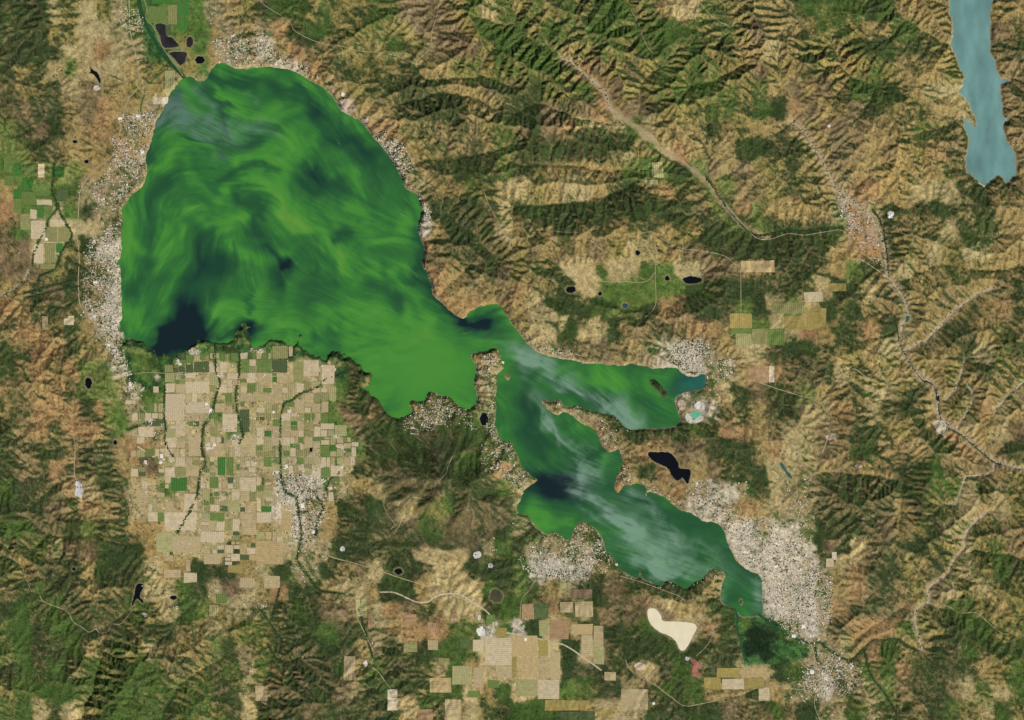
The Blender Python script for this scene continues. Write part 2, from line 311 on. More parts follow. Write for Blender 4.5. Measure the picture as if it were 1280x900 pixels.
CODE = {
'00':["dddfgfgfvmvvvyag","cddggfffymvwvayb","cdddffrfymmwvayy","ubcfvfffagggwwww","ubcuftaagyffwwww","utuuatraayyywwww","vutdarrbyayxwwww","vvduaabrayyxwwww","vvhvvaayyarxwwww"],
'10':["ueeghgghhttabhfh","yrddhgghggtatgee","xarsbggghghtttge","yxxrscgggcabhhgh","wwwwybgccddcabuu","wwwwwxaabcdddbbc","wwwwwwxrrbcscsgh","wwwwwwwxxabcsubh","wwwwwwwwxybccdch"],
'20':["ghghghehhbpphggb","egehhehheeehghgt","hehbghhgeehegdaa","hhhgrtgughhehggt","cdhghrtgghhehhgh","ddtutratuggghhgh","sdtrfffvpabbcbga","ddedddcfvfraabdd","cgaaaaavvvdvtatg"],
'30':["bcehehdebaawwwbb","abbhegaaebbwwwts","faggchddcugawwuu","gbcgaghgabagwwss","atbtbehdbaffwwws","drtbbtugbgaafwws","babatsaabhgscwws","ccgatsasagrsswww","gcbasaababagwwwa"],
'01':["avvvhyyyywwwwwww","rvvpvuyyywwwwwww","svfppfycyywwwwww","stpfgdxxwwwwwwww","ttsgcbyxwwwwwwww","bactcbyxwwwwwwww","raccbyxxwwwwwwww","srrbcayxwwwwwwww","csrrcbayxmmwwwmm"],
'11':["wwwwwwwwwwybbhgf","wwwwwwwwwwyddduf","wwwwwwwwwwxbuudf","wwwwwwwwwwrcuuug","wwwwwwwwwwrracut","wwwwwwwwwwwrasbs","wwwwwwwwwwwwrraw","wwwwwwwwwwwwwwww","wmmmmwwwwwwwwwaw"],
'21':["fgaffacdcrgbgvss","dhgdddddbddubcrv","abadacbacagbdddv","gtasatgffbatgtdd","gcspphffhvffttsa","rbcdpvvvvvhddddu","apdddevhdrtdduvd","bppdpfdssusrravv","wyysstsbyxxxyaff"],
'31':["gcbayrrabfffcwbs","aabayrycasddcdaa","ddddvrrcsbsfddba","dddcarrdgbfgffaa","ucdcavcbfbbgbgbb","udcpdcfsdabsbasc","fvpdcdbsgbabgarc","ffraucrdfafduagb","uddcbgafagabdfgu"],
'02':["cbrbrvvxmmyyffff","ssarchvyyvvffpff","bsrrrdrvyvfffvff","csrcrrbvfyffpfvf","csccsuuaraffafff","dscrscubaaffffff","eucurpcuffvfffff","duutcracfffpffff","eeuudvccaafffffb"],
'12':["ffffymbbwwwwwwyw","fffffvcbbwwwwwyw","ffffvcurdyyybyyw","ffffvvudduyuuedy","ffffvyvdduuuehyy","fyyxyfccuuuueebr","axxxyfafuuuhdddh","axxyadudufhhedtt","afxyacduututettd"],
'22':["wwwwwwwwwxxwyyar","wwwwwwwwwwwmypdt","wwbyyywwwwyxxbca","wwwwwsccccdhcrra","ywwwwwssrrttddda","yywwwwsadwwatcdc","yywwwwrwaaryxxyd","yywwwwwwwwyxxyra","yuwwyywwwwwwwxxy"],
'32':["rsuufgbgagbgbubb","duvaccffgcabsabf","udffrsfcdcaggrfb","sfftsucbgcbrfaft","rfftsddssbcsrasu","ffyassbsudesstag","fyyuuusuduhhfcfb","yyyuuuuuauggfafg","xxydddutagufhgss"],
'03':["cchfttdddapfffca","cbuudaduufaaduua","sueduaccwffvuftf","ceceuuuuebfevaff","heueeduuccubbfgh","hecueacegfsbbvdf","uececehdeecuguhy","gheeeeeeeehhhuuy","hefcfgeeeedehguf"],
'13':["ffyyydduuutppuye","fdyycbtfduuppddd","brccayfaddappped","ycedttafrtcappde","gcddeucyarrrhhxv","gcuuduaydcdeehpp","hsuuueavducfhapp","suuuutydedcehpae","duutuucudpesafgc"],
'23':["dyyyydwwwwwwwwxx","hxxxxauydwwwywwx","vcafudtcccdcbaww","earcfduttpaacdmm","xdpadddcedpprcum","pppdppudduddcuum","pppduuucpuesudff","ppcvhuufsedeaaac","eeedapppuuudutss"],
'33':["xxxcupsucdggfghs","xxxyaruugbugfgeu","xxxyaruusgtfgfgg","xxxyruuusgbeegag","eyxysrrrhhgdeegg","eeyyyarebbduecgh","dhyyyyherucuuagh","ayyxsyyvsuusfhfh","hsdyfhyccbchgfeg"]}
# natural patches and painted ravine shade: cover code + outline
PATCH = [('e',[(328,-20),(352,-20),(362,5),(380,25),(410,38),(402,52),(385,46),(370,36),(363,27),(347,14)]),
 ('d',[(535,258),(560,248),(590,250),(610,262),(600,290),(575,308),(555,280),(540,265)]),('u',[(590,302),(620,290),(642,320),(622,336),(600,336)]),
 ('d',[(528,322),(540,322),(557,330),(552,336),(534,330)]),
 ('p',[(657,363),(668,363),(677,380),(690,385),(700,395),(712,395),(705,412),(700,418),(698,402),(680,402),(668,398),(660,380)]),
 ('p',[(716,327),(726,328),(730,322),(742,323),(745,340),(755,352),(750,365),(735,365),(730,355),(719,352)]),
 ('p',[(739,400),(745,395),(752,392),(750,405),(742,415),(733,414)]),('d',[(712,402),(725,390),(745,378),(772,377),(768,388),(745,392),(728,408),(715,412)]),
 ('d',[(780,408),(785,395),(805,385),(828,380),(822,392),(800,408)]),('r',[(828,372),(845,367),(860,370),(850,385),(840,400),(828,405)]),
 ('v',[(745,352),(805,354),(818,362),(816,378),(795,386),(785,370),(760,372)]),('v',[(820,330),(835,340),(860,355),(850,368),(822,372)]),
 ('p',[(515,685),(525,690),(535,683),(548,690),(560,684),(565,680),(575,683),(588,695),(580,705),(573,712),(590,725),(600,730),(590,745),(580,745),(570,740),(555,738),(545,738),(548,720),(540,705),(530,703),(520,700)]),
 ('p',[(552,760),(562,755),(575,765),(575,778),(560,780)]),('a',[(425,598),(450,597),(470,605),(485,618),(475,622),(455,612),(440,606)]),
 ('a',[(493,634),(505,630),(520,630),(532,632),(528,640),(510,645),(498,640)]),('p',[(1045,695),(1060,694),(1055,712),(1050,718),(1044,705)]),
 ('t',[(1030,675),(1044,675),(1044,694),(1030,693)]),('p',[(822,8),(845,2),(875,2),(876,8),(850,10)]),
 ('t',[(538,0),(555,0),(570,30),(590,45),(575,70),(540,78),(520,72),(535,55),(520,40),(500,20),(535,14)]),
 ('u',[(1145,436),(1178,415),(1202,395),(1225,372),(1235,372),(1222,390),(1195,415),(1165,440)]),
 ('m',[(150,428),(182,427),(190,438),(215,446),(205,465),(200,490),(170,480),(160,462)]),('m',[(240,434),(256,426),(290,432),(286,446),(250,446)]),
 ('v',[(125,475),(150,480),(148,505),(128,495)]),('v',[(128,505),(150,505),(148,530),(130,532)]),('v',[(102,465),(128,462),(126,500),(112,500),(104,485)]),
 ('v',[(402,530),(410,515),(425,515),(432,535),(425,542),(408,540)]),('e',[(563,560),(600,560),(600,575),(575,578)]),
 ('d',[(568,556),(580,530),(600,545),(590,562)]),('d',[(555,600),(575,590),(600,585),(615,600),(600,615),(570,625),(555,618)]),
 ('k',[(470,588),(500,592),(515,600),(500,612),(475,605)]),('k',[(575,635),(605,625),(635,632),(630,650),(600,660),(580,650)]),
 ('t',[(745,758),(770,760),(775,778),(750,782)]),('t',[(785,745),(815,748),(840,765),(850,772),(830,774),(820,760),(790,758)]),
 ('d',[(745,790),(800,785),(830,795),(840,810),(800,825),(760,830)]),('d',[(450,680),(500,672),(540,676),(520,684),(480,690),(452,692)]),
 ('m',[(918,772),(950,770),(972,778),(975,800),(990,806),(1005,806),(1008,820),(985,828),(930,832),(922,800)]),('n',[(930,790),(946,782),(958,790),(970,788),(974,800),(962,806),(970,818),(956,828),(944,816),(932,826),(928,806),(938,800)]),('m',[(905,752),(930,768),(926,800),(920,780),(912,766)]),
 ('d',[(1190,280),(1202,276),(1222,278),(1222,290),(1205,298)]),('d',[(1100,257),(1112,255),(1140,265),(1125,270),(1108,266)]),('d',[(1168,265),(1182,256),(1200,270),(1190,275)]),
 ('d',[(960,300),(1040,294),(1045,300),(1025,315),(990,322),(960,325)]),('d',[(840,310),(890,290),(925,285),(960,300),(960,322),(920,330),(880,312)]),
 ('d',[(1180,775),(1215,790),(1240,800),(1280,810),(1280,820),(1240,818),(1205,805)]),
 ('d',[(915,190),(930,175),(960,170),(965,185),(945,200),(925,200)]),('d',[(655,185),(700,165),(745,160),(790,170),(795,185),(760,195),(700,205),(640,210),(640,195)]),
 ('d',[(1060,60),(1085,48),(1110,45),(1100,60),(1090,75),(1072,70)]),('d',[(1085,102),(1110,105),(1130,125),(1105,130),(1075,112)]),
 ('d',[(640,258),(700,255),(745,255),(775,235),(800,232),(805,242),(770,262),(745,285),(700,288),(670,278)]),('d',[(800,250),(835,245),(845,262),(820,290),(785,288)]),
 ('v',[(880,232),(888,230),(903,262),(915,275),(940,290),(925,292),(905,278),(890,262)]),('a',[(800,175),(818,190),(806,200),(790,180)]),
 ('d',[(890,552),(915,548),(940,556),(955,570),(930,568),(905,562)]),('d',[(918,585),(945,590),(958,600),(940,598)]),('d',[(800,585),(818,580),(832,586),(815,590)]),
 ('d',[(570,0),(590,5),(600,40),(640,25),(640,0)]) ]
PATCH.pop()
PATCH += [('k',[(468,590),(500,588),(530,600),(520,618),(490,612)]),('k',[(570,628),(600,618),(640,628),(640,655),(605,668),(575,655)]),('k',[(545,655),(575,660),(600,678),(560,690),(530,680)]),
 ('k',[(525,535),(570,540),(600,560),(560,585),(520,570)]),('v',[(572,566),(596,562),(600,576),(582,580)]),('k',[(480,660),(520,655),(530,672),(500,680)]),
 ('m',[(152,428),(186,430),(206,446),(240,440),(262,430),(300,432),(322,438),(318,450),(290,446),(262,448),(238,450),(206,470),(196,490),(166,476),(156,452)]),('t',[(172,566),(198,572),(200,594),(174,590)]),('f',[(152,602),(198,600),(200,640),(160,636)]),('d',[(808,471),(822,472),(838,488),(836,502),(824,500),(812,486)]),
 ('m',[(150,424),(185,424),(205,438),(240,428),(262,420),(300,402),(316,404),(322,428),(350,420),(372,412),(384,420),(392,436),(412,440),(432,442),(446,452),(438,458),(412,452),(380,446),(350,436),(318,442),(280,438),(240,444),(200,452),(160,450)]),
 ('d',[(425,446),(446,450),(462,462),(462,470),(448,478),(440,470),(430,462)]),('d',[(452,492),(470,498),(484,516),(480,530),(462,520),(440,515),(428,508)]),
 ('t',[(425,505),(445,515),(455,530),(448,540),(432,530)]),('k',[(535,528),(560,534),(585,545),(575,560),(545,560),(530,545)]),
 ('d',[(500,545),(530,550),(545,570),(530,590),(500,585),(490,565)]),('k',[(548,575),(570,585),(565,610),(545,620),(535,600)]),
 ('k',[(560,640),(590,650),(610,670),(580,680),(550,665)]),('e',[(530,640),(555,650),(560,675),(535,680),(520,660)])]

PATCH += [('m',[(965,798),(985,800),(1010,808),(1010,822),(990,822),(972,815)]),('n',[(808,471),(822,472),(838,488),(836,502),(824,500),(812,486)]),('v',[(922,772),(938,770),(940,784),(926,790)]),('d',[(560,552),(585,545),(606,552),(600,560),(575,562)]),('d',[(552,600),(580,590),(606,584),(600,596),(575,612),(556,618)]),  # the two d patches paint the shade of the volcano's ravines
 ('v',[(240,446),(262,436),(300,440),(298,452),(262,450)]),('d',[(278,432),(298,436),(296,450),(284,448)]),('v',[(312,438),(350,434),(345,448),(318,452)]),('v',[(160,436),(186,440),(200,460),(190,480),(170,470)]),('d',[(182,446),(194,448),(196,460),(186,460)])]
YARDS = [(148,446,5),(158,466,6),(164,484,6),(170,497,4),(222,453,4),(240,438,5),(246,440,4),(196,472,4),(274,470,4),(258,505,3),(263,514,4),(262,560,5),(293,548,5),(202,572,5),(182,578,3),(188,525,4),(178,486,3),(318,436,4),(325,440,4),
 (362,514,3),(345,590,5),(358,584,4),(330,470,3),(404,602,4),(412,610,3),(428,560,4),(420,545,4),(340,548,3),(152,148,4),(172,145,5),(178,190,5),(178,200,4),(205,126,4),(118,395,6),(136,432,6),(142,440,5),(120,354,4),(130,410,6),(145,372,6),(146,340,6)]
for yx, yy, yr in YARDS:
    PATCH.append(('x', oval(yx, yy, yr, yr * .8, 12, yx * .1, .35)))
# ------------------------------------------------------------------ relief: drainage carved by a stream-power model
GX0, GX1, GY0, GY1 = -120.0, 1400.0, -120.0, 1020.0
def axis(h): return np.arange(GX0, GX1 + 0.01, h), np.arange(GY0, GY1 + 0.01, h)
FLOOR = [(300,300,0),(700,600,0),(930,740,0),(280,560,0.8),(280,700,2.0),(60,260,1.0),(200,30,0.2),(1230,120,2.0),(800,180,4.0),(900,250,3.0),
 (1050,290,2.0),(1130,400,1.2),(1180,520,0.6),(1270,585,0.0),(1020,700,0.5),(1020,860,1.0),(1150,810,-0.2),(650,830,3.0),(480,740,2.5),(440,860,3.5),
 (780,350,5.0),(850,440,0.2),(840,785,1.0),(100,780,4.0),(30,700,5.0),(30,60,2.5),(95,590,3.0),(600,60,8.0),(900,40,8.0),(1020,540,1.5),(150,900,5.0),(1240,780,1.5),(1000,165,3.0)]
UP = [(700,60,1.0),(560,150,1.0),(430,60,0.8),(620,240,0.9),(850,60,1.0),(1000,60,0.95),(1100,150,0.75),(950,210,0.6),(740,240,0.9),(700,430,0.45),
 (860,300,0.6),(960,350,0.5),(1000,430,0.5),(1180,300,0.55),(1240,420,0.75),(1180,460,0.7),(1100,550,0.6),(1080,660,0.75),(1200,640,0.7),(1200,720,0.7),
 (1100,770,0.5),(1120,850,0.6),(1240,860,0.5),(900,540,0.6),(830,560,0.5),(740,540,0.45),(570,600,1.0),(520,560,0.5),(470,640,0.5),(600,680,0.5),
 (560,700,0.45),(480,800,0.6),(380,850,0.75),(380,790,0.6),(560,800,0.32),(640,860,0.12),(760,790,0.4),(860,750,0.45),(850,850,0.4),(900,890,0.45),(150,830,0.9),
 (60,840,0.85),(60,720,0.85),(150,700,0.6),(40,600,0.9),(100,560,0.6),(60,460,0.75),(30,420,0.6),(120,400,0.2),(60,100,0.6),(30,30,0.6),(120,60,0.3),
 (120,120,0.3),(60,160,0.5),(100,170,0.3),(290,40,0.4),(240,850,0.6),(290,800,0.55),(1260,150,0.8),(1260,60,0.7),(1000,640,0.4),(700,700,0.1),(1260,560,0.5),(740,390,0.5),(1060,420,0.5),(940,610,0.45)]
def idw(pts, X, Y, p=3.0, eps=12.0):
    num = 0; den = 0
    for x, y, v in pts:
        w = 1.0 / (np.hypot(X - x, Y - y) + eps) ** p
        num = num + w * v; den = den + w
    return num / den
def smooth(z, n=1):
    for _ in range(n):
        p = np.pad(z, 1, mode='edge')
        z = 0.5 * z + 0.125 * (p[:-2, 1:-1] + p[2:, 1:-1] + p[1:-1, :-2] + p[1:-1, 2:])
    return z
def upsample(a, xs, ys, x2, y2):
    fx = np.clip((x2 - xs[0]) / (xs[1] - xs[0]), 0, len(xs) - 1.001); fy = np.clip((y2 - ys[0]) / (ys[1] - ys[0]), 0, len(ys) - 1.001)
    i = fx.astype(int); j = fy.astype(int); u = fx - i; v = (fy - j)[:, None]
    A = a[j]; B = a[j + 1]
    return (A[:, i] * (1 - u) + A[:, i + 1] * u) * (1 - v) + (B[:, i] * (1 - u) + B[:, i + 1] * u) * v
def erode(z, U, fixed, h, dt, m, iters, K=1.0, diff=0.0):
    ny, nx = z.shape; n = ny * nx
    idx = np.arange(n).reshape(ny, nx)
    wob = [1 + 0.55 * (rng.random((ny, nx)) - 0.5) for _ in range(9)]     # uneven ground, so channels do not follow the grid
    for it in range(iters):
        best = np.zeros((ny, nx)); rec = idx.copy(); dl = np.full((ny, nx), h)
        zp = np.pad(z, 1, mode='constant', constant_values=1e9); ip = np.pad(idx, 1, mode='edge')
        for dy in (-1, 0, 1):
            for dx in (-1, 0, 1):
                if dx == 0 and dy == 0: continue
                d = h * math.hypot(dx, dy)
                s = (z - zp[1 + dy:1 + dy + ny, 1 + dx:1 + dx + nx]) / d * wob[(dy + 1) * 3 + dx + 1]
                b = s > best
                best = np.where(b, s, best); rec = np.where(b, ip[1 + dy:1 + dy + ny, 1 + dx:1 + dx + nx], rec); dl = np.where(b, d, dl)
        rec = np.where(fixed, idx, rec).ravel(); dl = dl.ravel()
        dep = (rec != idx.ravel()).astype(np.int32); r = rec.copy()
        for _ in range(14):
            dep = dep + dep[r]; r2 = r[r]
            if np.array_equal(r2, r): break
            r = r2
        order = np.argsort(dep, kind='stable'); cnt = np.bincount(dep); ends = np.cumsum(cnt); starts = ends - cnt
        A = np.full(n, h * h)
        for l in range(len(cnt) - 1, 0, -1):
            q = order[starts[l]:ends[l]]
            np.add.at(A, rec[q], A[q])
        F = K * dt * A ** m / dl
        zf = (z + U * dt * (~fixed)).ravel()
        for l in range(1, len(cnt)):
            q = order[starts[l]:ends[l]]
            f = F[q]
            zf[q] = (zf[q] + f * zf[rec[q]]) / (1 + f)
        z = zf.reshape(ny, nx)
        if diff:
            z = np.where(fixed, z, z * (1 - diff) + smooth(z) * diff)
    return z, A.reshape(ny, nx)
lake_line = rough_line(LAKE, 2.0, 0.6, True, 3)
res_line = rough_line(RESERVOIR, 3.0, 1.5, True, 4)
isl_lines = [rough_line(p, 1.5, 0.3, True, 5) for p in ISLANDS]
h1 = 2.5
x1, y1 = axis(h1); X1, Y1 = np.meshgrid(x1, y1)
zb1 = smooth(idw(FLOOR, X1, Y1), 6)
u1 = idw(UP, X1, Y1) * (1 + 0.75 * fbm(X1, Y1, 60, 4, 1))
flat1 = inside(LAKE, X1, Y1) | inside(RESERVOIR, X1, Y1)
for p in FLATS: flat1 |= inside(p, X1 + 5 * fbm(X1, Y1, 20, 2, 2), Y1 + 5 * fbm(X1, Y1, 20, 2, 3))
vl = CREEKS + [rough_line(L, 9.0, 2.6, False, 60 + k) for k, L in enumerate(VALLEYS)]
d_str = dist_lines(vl + [c for c in TREED], x1, y1, 60.0)
d_base = np.minimum(d_str, dist_lines([LAKE, RESERVOIR] + FLATS, x1, y1, 60.0, True))
wide = dist_lines([ROADS[4][3][:14]], x1, y1, 30.0)
fixed1 = flat1 | (d_str < 1.8) | (wide < 7)
z0 = zb1 + np.where(fixed1, 0, 0.10 * d_base + 5.0 * (fbm(X1, Y1, 64, 5, 4, 0.55) + 1) * sstep(0, 30, d_base) + 0.4 * rng.random(X1.shape))
z1, A1 = erode(z0, 0.72 * u1, fixed1, h1, 2.2, 0.38, 36, diff=0.06)
h2 = 1.25
gx, gy = axis(h2); GX, GY = np.meshgrid(gx, gy)
z2 = upsample(z1, x1, y1, gx, gy); zb2 = upsample(zb1, x1, y1, gx, gy); u2 = upsample(u1, x1, y1, gx, gy)
fixed2 = upsample(fixed1.astype(float), x1, y1, gx, gy) > 0.6
def warp_grid(a, dx, dy):
    fx = np.clip((GX + dx - GX0) / h2, 0, len(gx) - 1.001); fy = np.clip((GY + dy - GY0) / h2, 0, len(gy) - 1.001)
    i = fx.astype(int); j = fy.astype(int); u = fx - i; v = fy - j
    return (a[j, i] * (1 - u) + a[j, i + 1] * u) * (1 - v) + (a[j + 1, i] * (1 - u) + a[j + 1, i + 1] * u) * v
bend_x = 4.5 * fbm(GX, GY, 34, 3, 2); bend_y = 4.5 * fbm(GX, GY, 34, 3, 5)
z2 = np.where(fixed2, z2, warp_grid(z2, bend_x, bend_y))
# the volcano south of the lake is one broad smooth dome, less dissected
dome = np.exp(-(((GX - 565) / 85) ** 2 + ((GY - 605) / 62) ** 2)) * 27 + np.exp(-(((GX - 590) / 26) ** 2 + ((GY - 603) / 20) ** 2)) * 12 + np.exp(-(((GX - 598) / 30) ** 2 + ((GY - 640) / 22) ** 2)) * 7
kd = sstep(0.06, 0.45, dome / 20)
z2 = np.where(fixed2, z2, z2 * (1 - 0.62 * kd) + dome * (0.5 + 0.12 * fbm(GX, GY, 22, 4, 3)) * kd)
z2 = z2 + np.where(fixed2, 0, 0.12 * u2 * rng.random(GX.shape))
z2, A2 = erode(z2, 0.72 * u2, fixed2, h2, 1.0, 0.38, 5, diff=0.03)
Z = zb2 + (z2 - zb2) * 1.95
zv = smooth(Z, 36)
Z = np.where(kd > 0, Z * (1 - 0.74 * kd) + (zv * 0.9 + 0.9 * fbm(GX, GY, 16, 4, 2)) * 0.74 * kd, Z)
# lava and cinder hills south of it are gentle too
gentle = np.clip(np.exp(-(((GX - 700) / 160) ** 2 + ((GY - 800) / 90) ** 2)), 0, 1) * 0.2
Zs = smooth(Z, 14)
Z = Z * (1 - gentle) + Zs * gentle
# shores
def sdf(poly, R=10.0):
    d = dist_lines([poly], gx, gy, R, True)
    return np.where(inside(poly, GX, GY), -d, d)
sl = sdf(lake_line)
sl = np.where(np.abs(sl) < 9.9, sl + 0.9 * fbm(GX, GY, 5, 2, 3) + np.where((GX < 462) & (GY > 400), 8.0 * fbm(GX, GY, 11, 4, 1, 0.6), 0), sl)
for p in isl_lines:
    di = sdf(p, 8.0); sl = np.maximum(sl, -di)
Z = np.where(sl > 0, np.maximum(Z, 0.02) * sstep(-0.5, 4, sl) + 0.28 * np.tanh(sl / 1.2), -0.3 * np.minimum(-sl, 6) - 0.02)
RES_Z = 2.0
sr = sdf(res_line)
Z = np.where(sr > 0, np.where(sr < 10, np.maximum(Z, RES_Z + 0.02) * sstep(-0.5, 5, sr) + RES_Z * (1 - sstep(-0.5, 5, sr)) + 0.3 * np.tanh(sr / 1.2), Z), RES_Z - 0.3 * np.minimum(-sr, 6) - 0.02)
def zat(px, py):
    px = np.asarray(px, float); py = np.asarray(py, float)
    def refl(v, a, b):
        p = 2 * (b - a); t = np.mod(v - a, p); return a + np.where(t > b - a, p - t, t)
    fx = np.clip((refl(px, GX0 + 2, GX1 - 2) - GX0) / h2, 0, len(gx) - 1.001); fy = np.clip((refl(py, GY0 + 2, GY1 - 2) - GY0) / h2, 0, len(gy) - 1.001)
    i = fx.astype(int); j = fy.astype(int); u = fx - i; v = fy - j
    return (Z[j, i] * (1 - u) + Z[j, i + 1] * u) * (1 - v) + (Z[j + 1, i] * (1 - u) + Z[j + 1, i + 1] * u) * v
# ponds sink into their own level
def sub(cx0, cy0, cx1, cy1):
    i0, i1 = np.searchsorted(gx, [cx0, cx1]); j0, j1 = np.searchsorted(gy, [cy0, cy1])
    return slice(j0, j1), slice(i0, i1)
pond_level = []
pond_lines = []
for pl, kind, _ in PONDS + [(DRYLAKE, 'dry', '')]:
    L = rough_line(pl, 1.4, 0.42 if len(pl) != 12 and kind != 'dry' else 0.2, True, len(pond_level))
    a = np.array(L)
    s_ = sub(a[:, 0].min() - 9, a[:, 1].min() - 9, a[:, 0].max() + 9, a[:, 1].max() + 9)
    xs_, ys_ = gx[s_[1]], gy[s_[0]]
    d = dist_lines([L], xs_, ys_, 8.0, True)
    ins = inside(L, GX[s_], GY[s_])
    d = np.where(ins, -d, d)
    lev = float(np.quantile(zat(a[:, 0], a[:, 1]), 0.3))
    t = sstep(0.5, 8, d)
    Z[s_] = np.where(d > 0, (lev + 0.22 * np.tanh(d)) * (1 - t) + Z[s_] * t, lev - 0.15 * np.minimum(-d, 3) - 0.03)
    pond_level.append(lev); pond_lines.append(L)

# ------------------------------------------------------------------ land cover (vegetation and soils) on the relief
TAN, YEL, RED, BRN, PAL, GRN = [(155,134,86),(143,131,74),(159,126,86),(106,97,70),(182,163,116),(92,116,56)]
VD, VG, VB = (56,70,40), (69,92,44), (88,81,55)
PAL_T = {'a':(TAN,VD,.24),'b':(TAN,VD,.46),'c':((136,122,80),VD,.70),'d':((86,84,56),VD,.90),'e':((92,98,54),VG,.94),'f':((170,154,110),VG,.22),'g':(YEL,VD,.50),
 'h':((122,120,68),VG,.70),'r':(RED,VB,.22),'s':((142,120,84),VD,.48),'t':((126,108,82),VB,.42),'u':(BRN,VD,.64),'p':(PAL,VG,.06),'v':(GRN,VG,.38),
 'm':((74,112,56),(40,62,38),.52),'n':((42,60,36),(32,48,30),.75),'k':((98,90,66),(60,70,44),.58),'x':((198,186,164),VG,.32),'y':((160,142,106),VG,.46),'w':(TAN,VG,.3)}
keys = list(PAL_T)
R64 = np.zeros((36, 64), int)
for tj in range(4):
    for ti in range(4):
        for r_, row in enumerate(CODE['%d%d' % (ti, tj)]):
            row = (row + row[-1] * 16)[:16]
            for c_, ch in enumerate(row): R64[tj * 9 + r_, ti * 16 + c_] = keys.index(ch)
dzdx = np.gradient(Z, h2, axis=1); dzdy = np.gradient(Z, h2, axis=0)
wx = GX + 9 * fbm(GX, GY, 26, 3, 1) + 3.0 * fbm(GX, GY, 6, 2, 3)
wy = GY + 10 * fbm(GX, GY, 26, 3, 2) + 3.0 * fbm(GX, GY, 6, 2, 4)
def refl01(v, b): t = np.mod(v, 2 * b); return np.where(t > b, 2 * b - t, t)
# water cells of the raster take the cover of the neighbouring land
wk = keys.index('w')
for _ in range(3):
    m_ = R64 == wk
    if not m_.any(): break
    P = np.pad(R64, 1, mode='edge')
    for a_, b_ in ((0, 1), (2, 1), (1, 0), (1, 2)):
        Q = P[a_:a_ + 36, b_:b_ + 64]
        R64 = np.where((R64 == wk) & (Q != wk), Q, R64)
G_l = np.array([lin(PAL_T[k][0]) for k in keys], np.float32); V_l = np.array([lin(PAL_T[k][1]) for k in keys], np.float32)
F_l = np.array([PAL_T[k][2] for k in keys], np.float32)
# neighbouring covers grade into one another
RX = np.clip(refl01(wx, MW) / 20 - 0.5, 0, 62.999); RY = np.clip(refl01(wy, MH) / 25 - 0.5, 0, 34.999)
ri = RX.astype(int); rj = RY.astype(int); ru = RX - ri; rv = RY - rj
ru = sstep(0.22, 0.78, ru); rv = sstep(0.22, 0.78, rv)
def blend(T):
    T = T[R64]
    if T.ndim == 3: u_, v_ = ru[..., None], rv[..., None]
    else: u_, v_ = ru, rv
    return (T[rj, ri] * (1 - u_) + T[rj, ri + 1] * u_) * (1 - v_) + (T[rj + 1, ri] * (1 - u_) + T[rj + 1, ri + 1] * u_) * v_
ground = blend(G_l); veg = blend(V_l); cover = blend(F_l)
cls = R64[np.clip(np.rint(RY).astype(int), 0, 35), np.clip(np.rint(RX).astype(int), 0, 63)]
wx2 = GX + 2.6 * fbm(GX, GY, 9, 3, 5); wy2 = GY + 2.6 * fbm(GX, GY, 9, 3, 0)
for code, pl in PATCH:
    a = np.array(pl); s_ = sub(a[:, 0].min() - 6, a[:, 1].min() - 6, a[:, 0].max() + 6, a[:, 1].max() + 6)
    ins = inside(pl, wx2[s_], wy2[s_]); k = keys.index(code)
    cls[s_] = np.where(ins, k, cls[s_])
    w_ = smooth(ins.astype(float), 5) * (0.95 if code in 'pvmtxnk' else 0.62)
    cover[s_] = cover[s_] * (1 - w_) + F_l[k] * w_
    ground[s_] = ground[s_] * (1 - w_[..., None]) + G_l[k] * w_[..., None]; veg[s_] = veg[s_] * (1 - w_[..., None]) + V_l[k] * w_[..., None]
def sm3(a, n):
    return np.stack([smooth(a[..., k], n) for k in range(3)], -1)
flatness = np.exp(-(dzdx ** 2 + dzdy ** 2) / 0.015)
slope = np.hypot(dzdx, dzdy)
moist = (-0.55 * dzdx + 0.83 * dzdy)                      # cool, moist slopes face north-north-east
moist = smooth(moist, 2)
hill = (1 - flatness)[..., None] * 0.28
ground = ground * (1 - hill) + lin((142, 127, 80)) * hill
cover = 0.5 + (cover - 0.5) * (1 - 0.16 * (1 - flatness))
nz = 0.55 * fbm(GX, GY, 14, 4, 0, 0.6) + 0.55 * fbm(GX, GY, 4, 2, 2) + 0.22 * rng.uniform(-1, 1, GX.shape)
gully = np.clip(np.log(A2 + 1) - 3.2, 0, 4) / 4 * (1 - flatness)
q = (cover - 0.5) * 1.15 + 0.50 * np.clip(moist * 1.2, -1, 1) + 0.62 * nz + 0.18 * gully
vegm = sstep(-0.24, 0.28, q)
for c_, amp in ((TREED, 0.9), (CREEKS, 0.35)):
    dT = dist_lines(c_, gx, gy, 8.0)
    vegm = np.maximum(vegm, amp * sstep(3.6, 0.8, dT + 1.6 * nz))
tone = 1 + 0.24 * fbm(GX, GY, 40, 4, 3) + 0.45 * fbm(GX, GY, 4.5, 2, 4, 0.7) + 0.22 * rng.uniform(-1, 1, GX.shape)
warm = fbm(GX, GY, 60, 3, 5)
ground = ground * tone[..., None] * np.stack([1 + 0.05 * warm, 1 - 0.0 * warm, 1 - 0.06 * warm], -1)
vt = 1 + 0.45 * fbm(GX, GY, 7, 3, 1, 0.65) + 0.25 * rng.uniform(-1, 1, GX.shape)
green_n = sstep(-0.1, 0.7, fbm(GX, GY, 34, 3, 2))[..., None]
veg = (veg * (1 - 0.35 * green_n) + lin((70, 94, 42)) * 0.35 * green_n) * vt[..., None]
# bare spur tops and gravel in gullies
spur = sstep(0.0, 0.12, (Z - smooth(Z, 6)) * 0.55 - 0.02) * (1 - flatness)
vegm = vegm * (1 - 0.16 * spur)
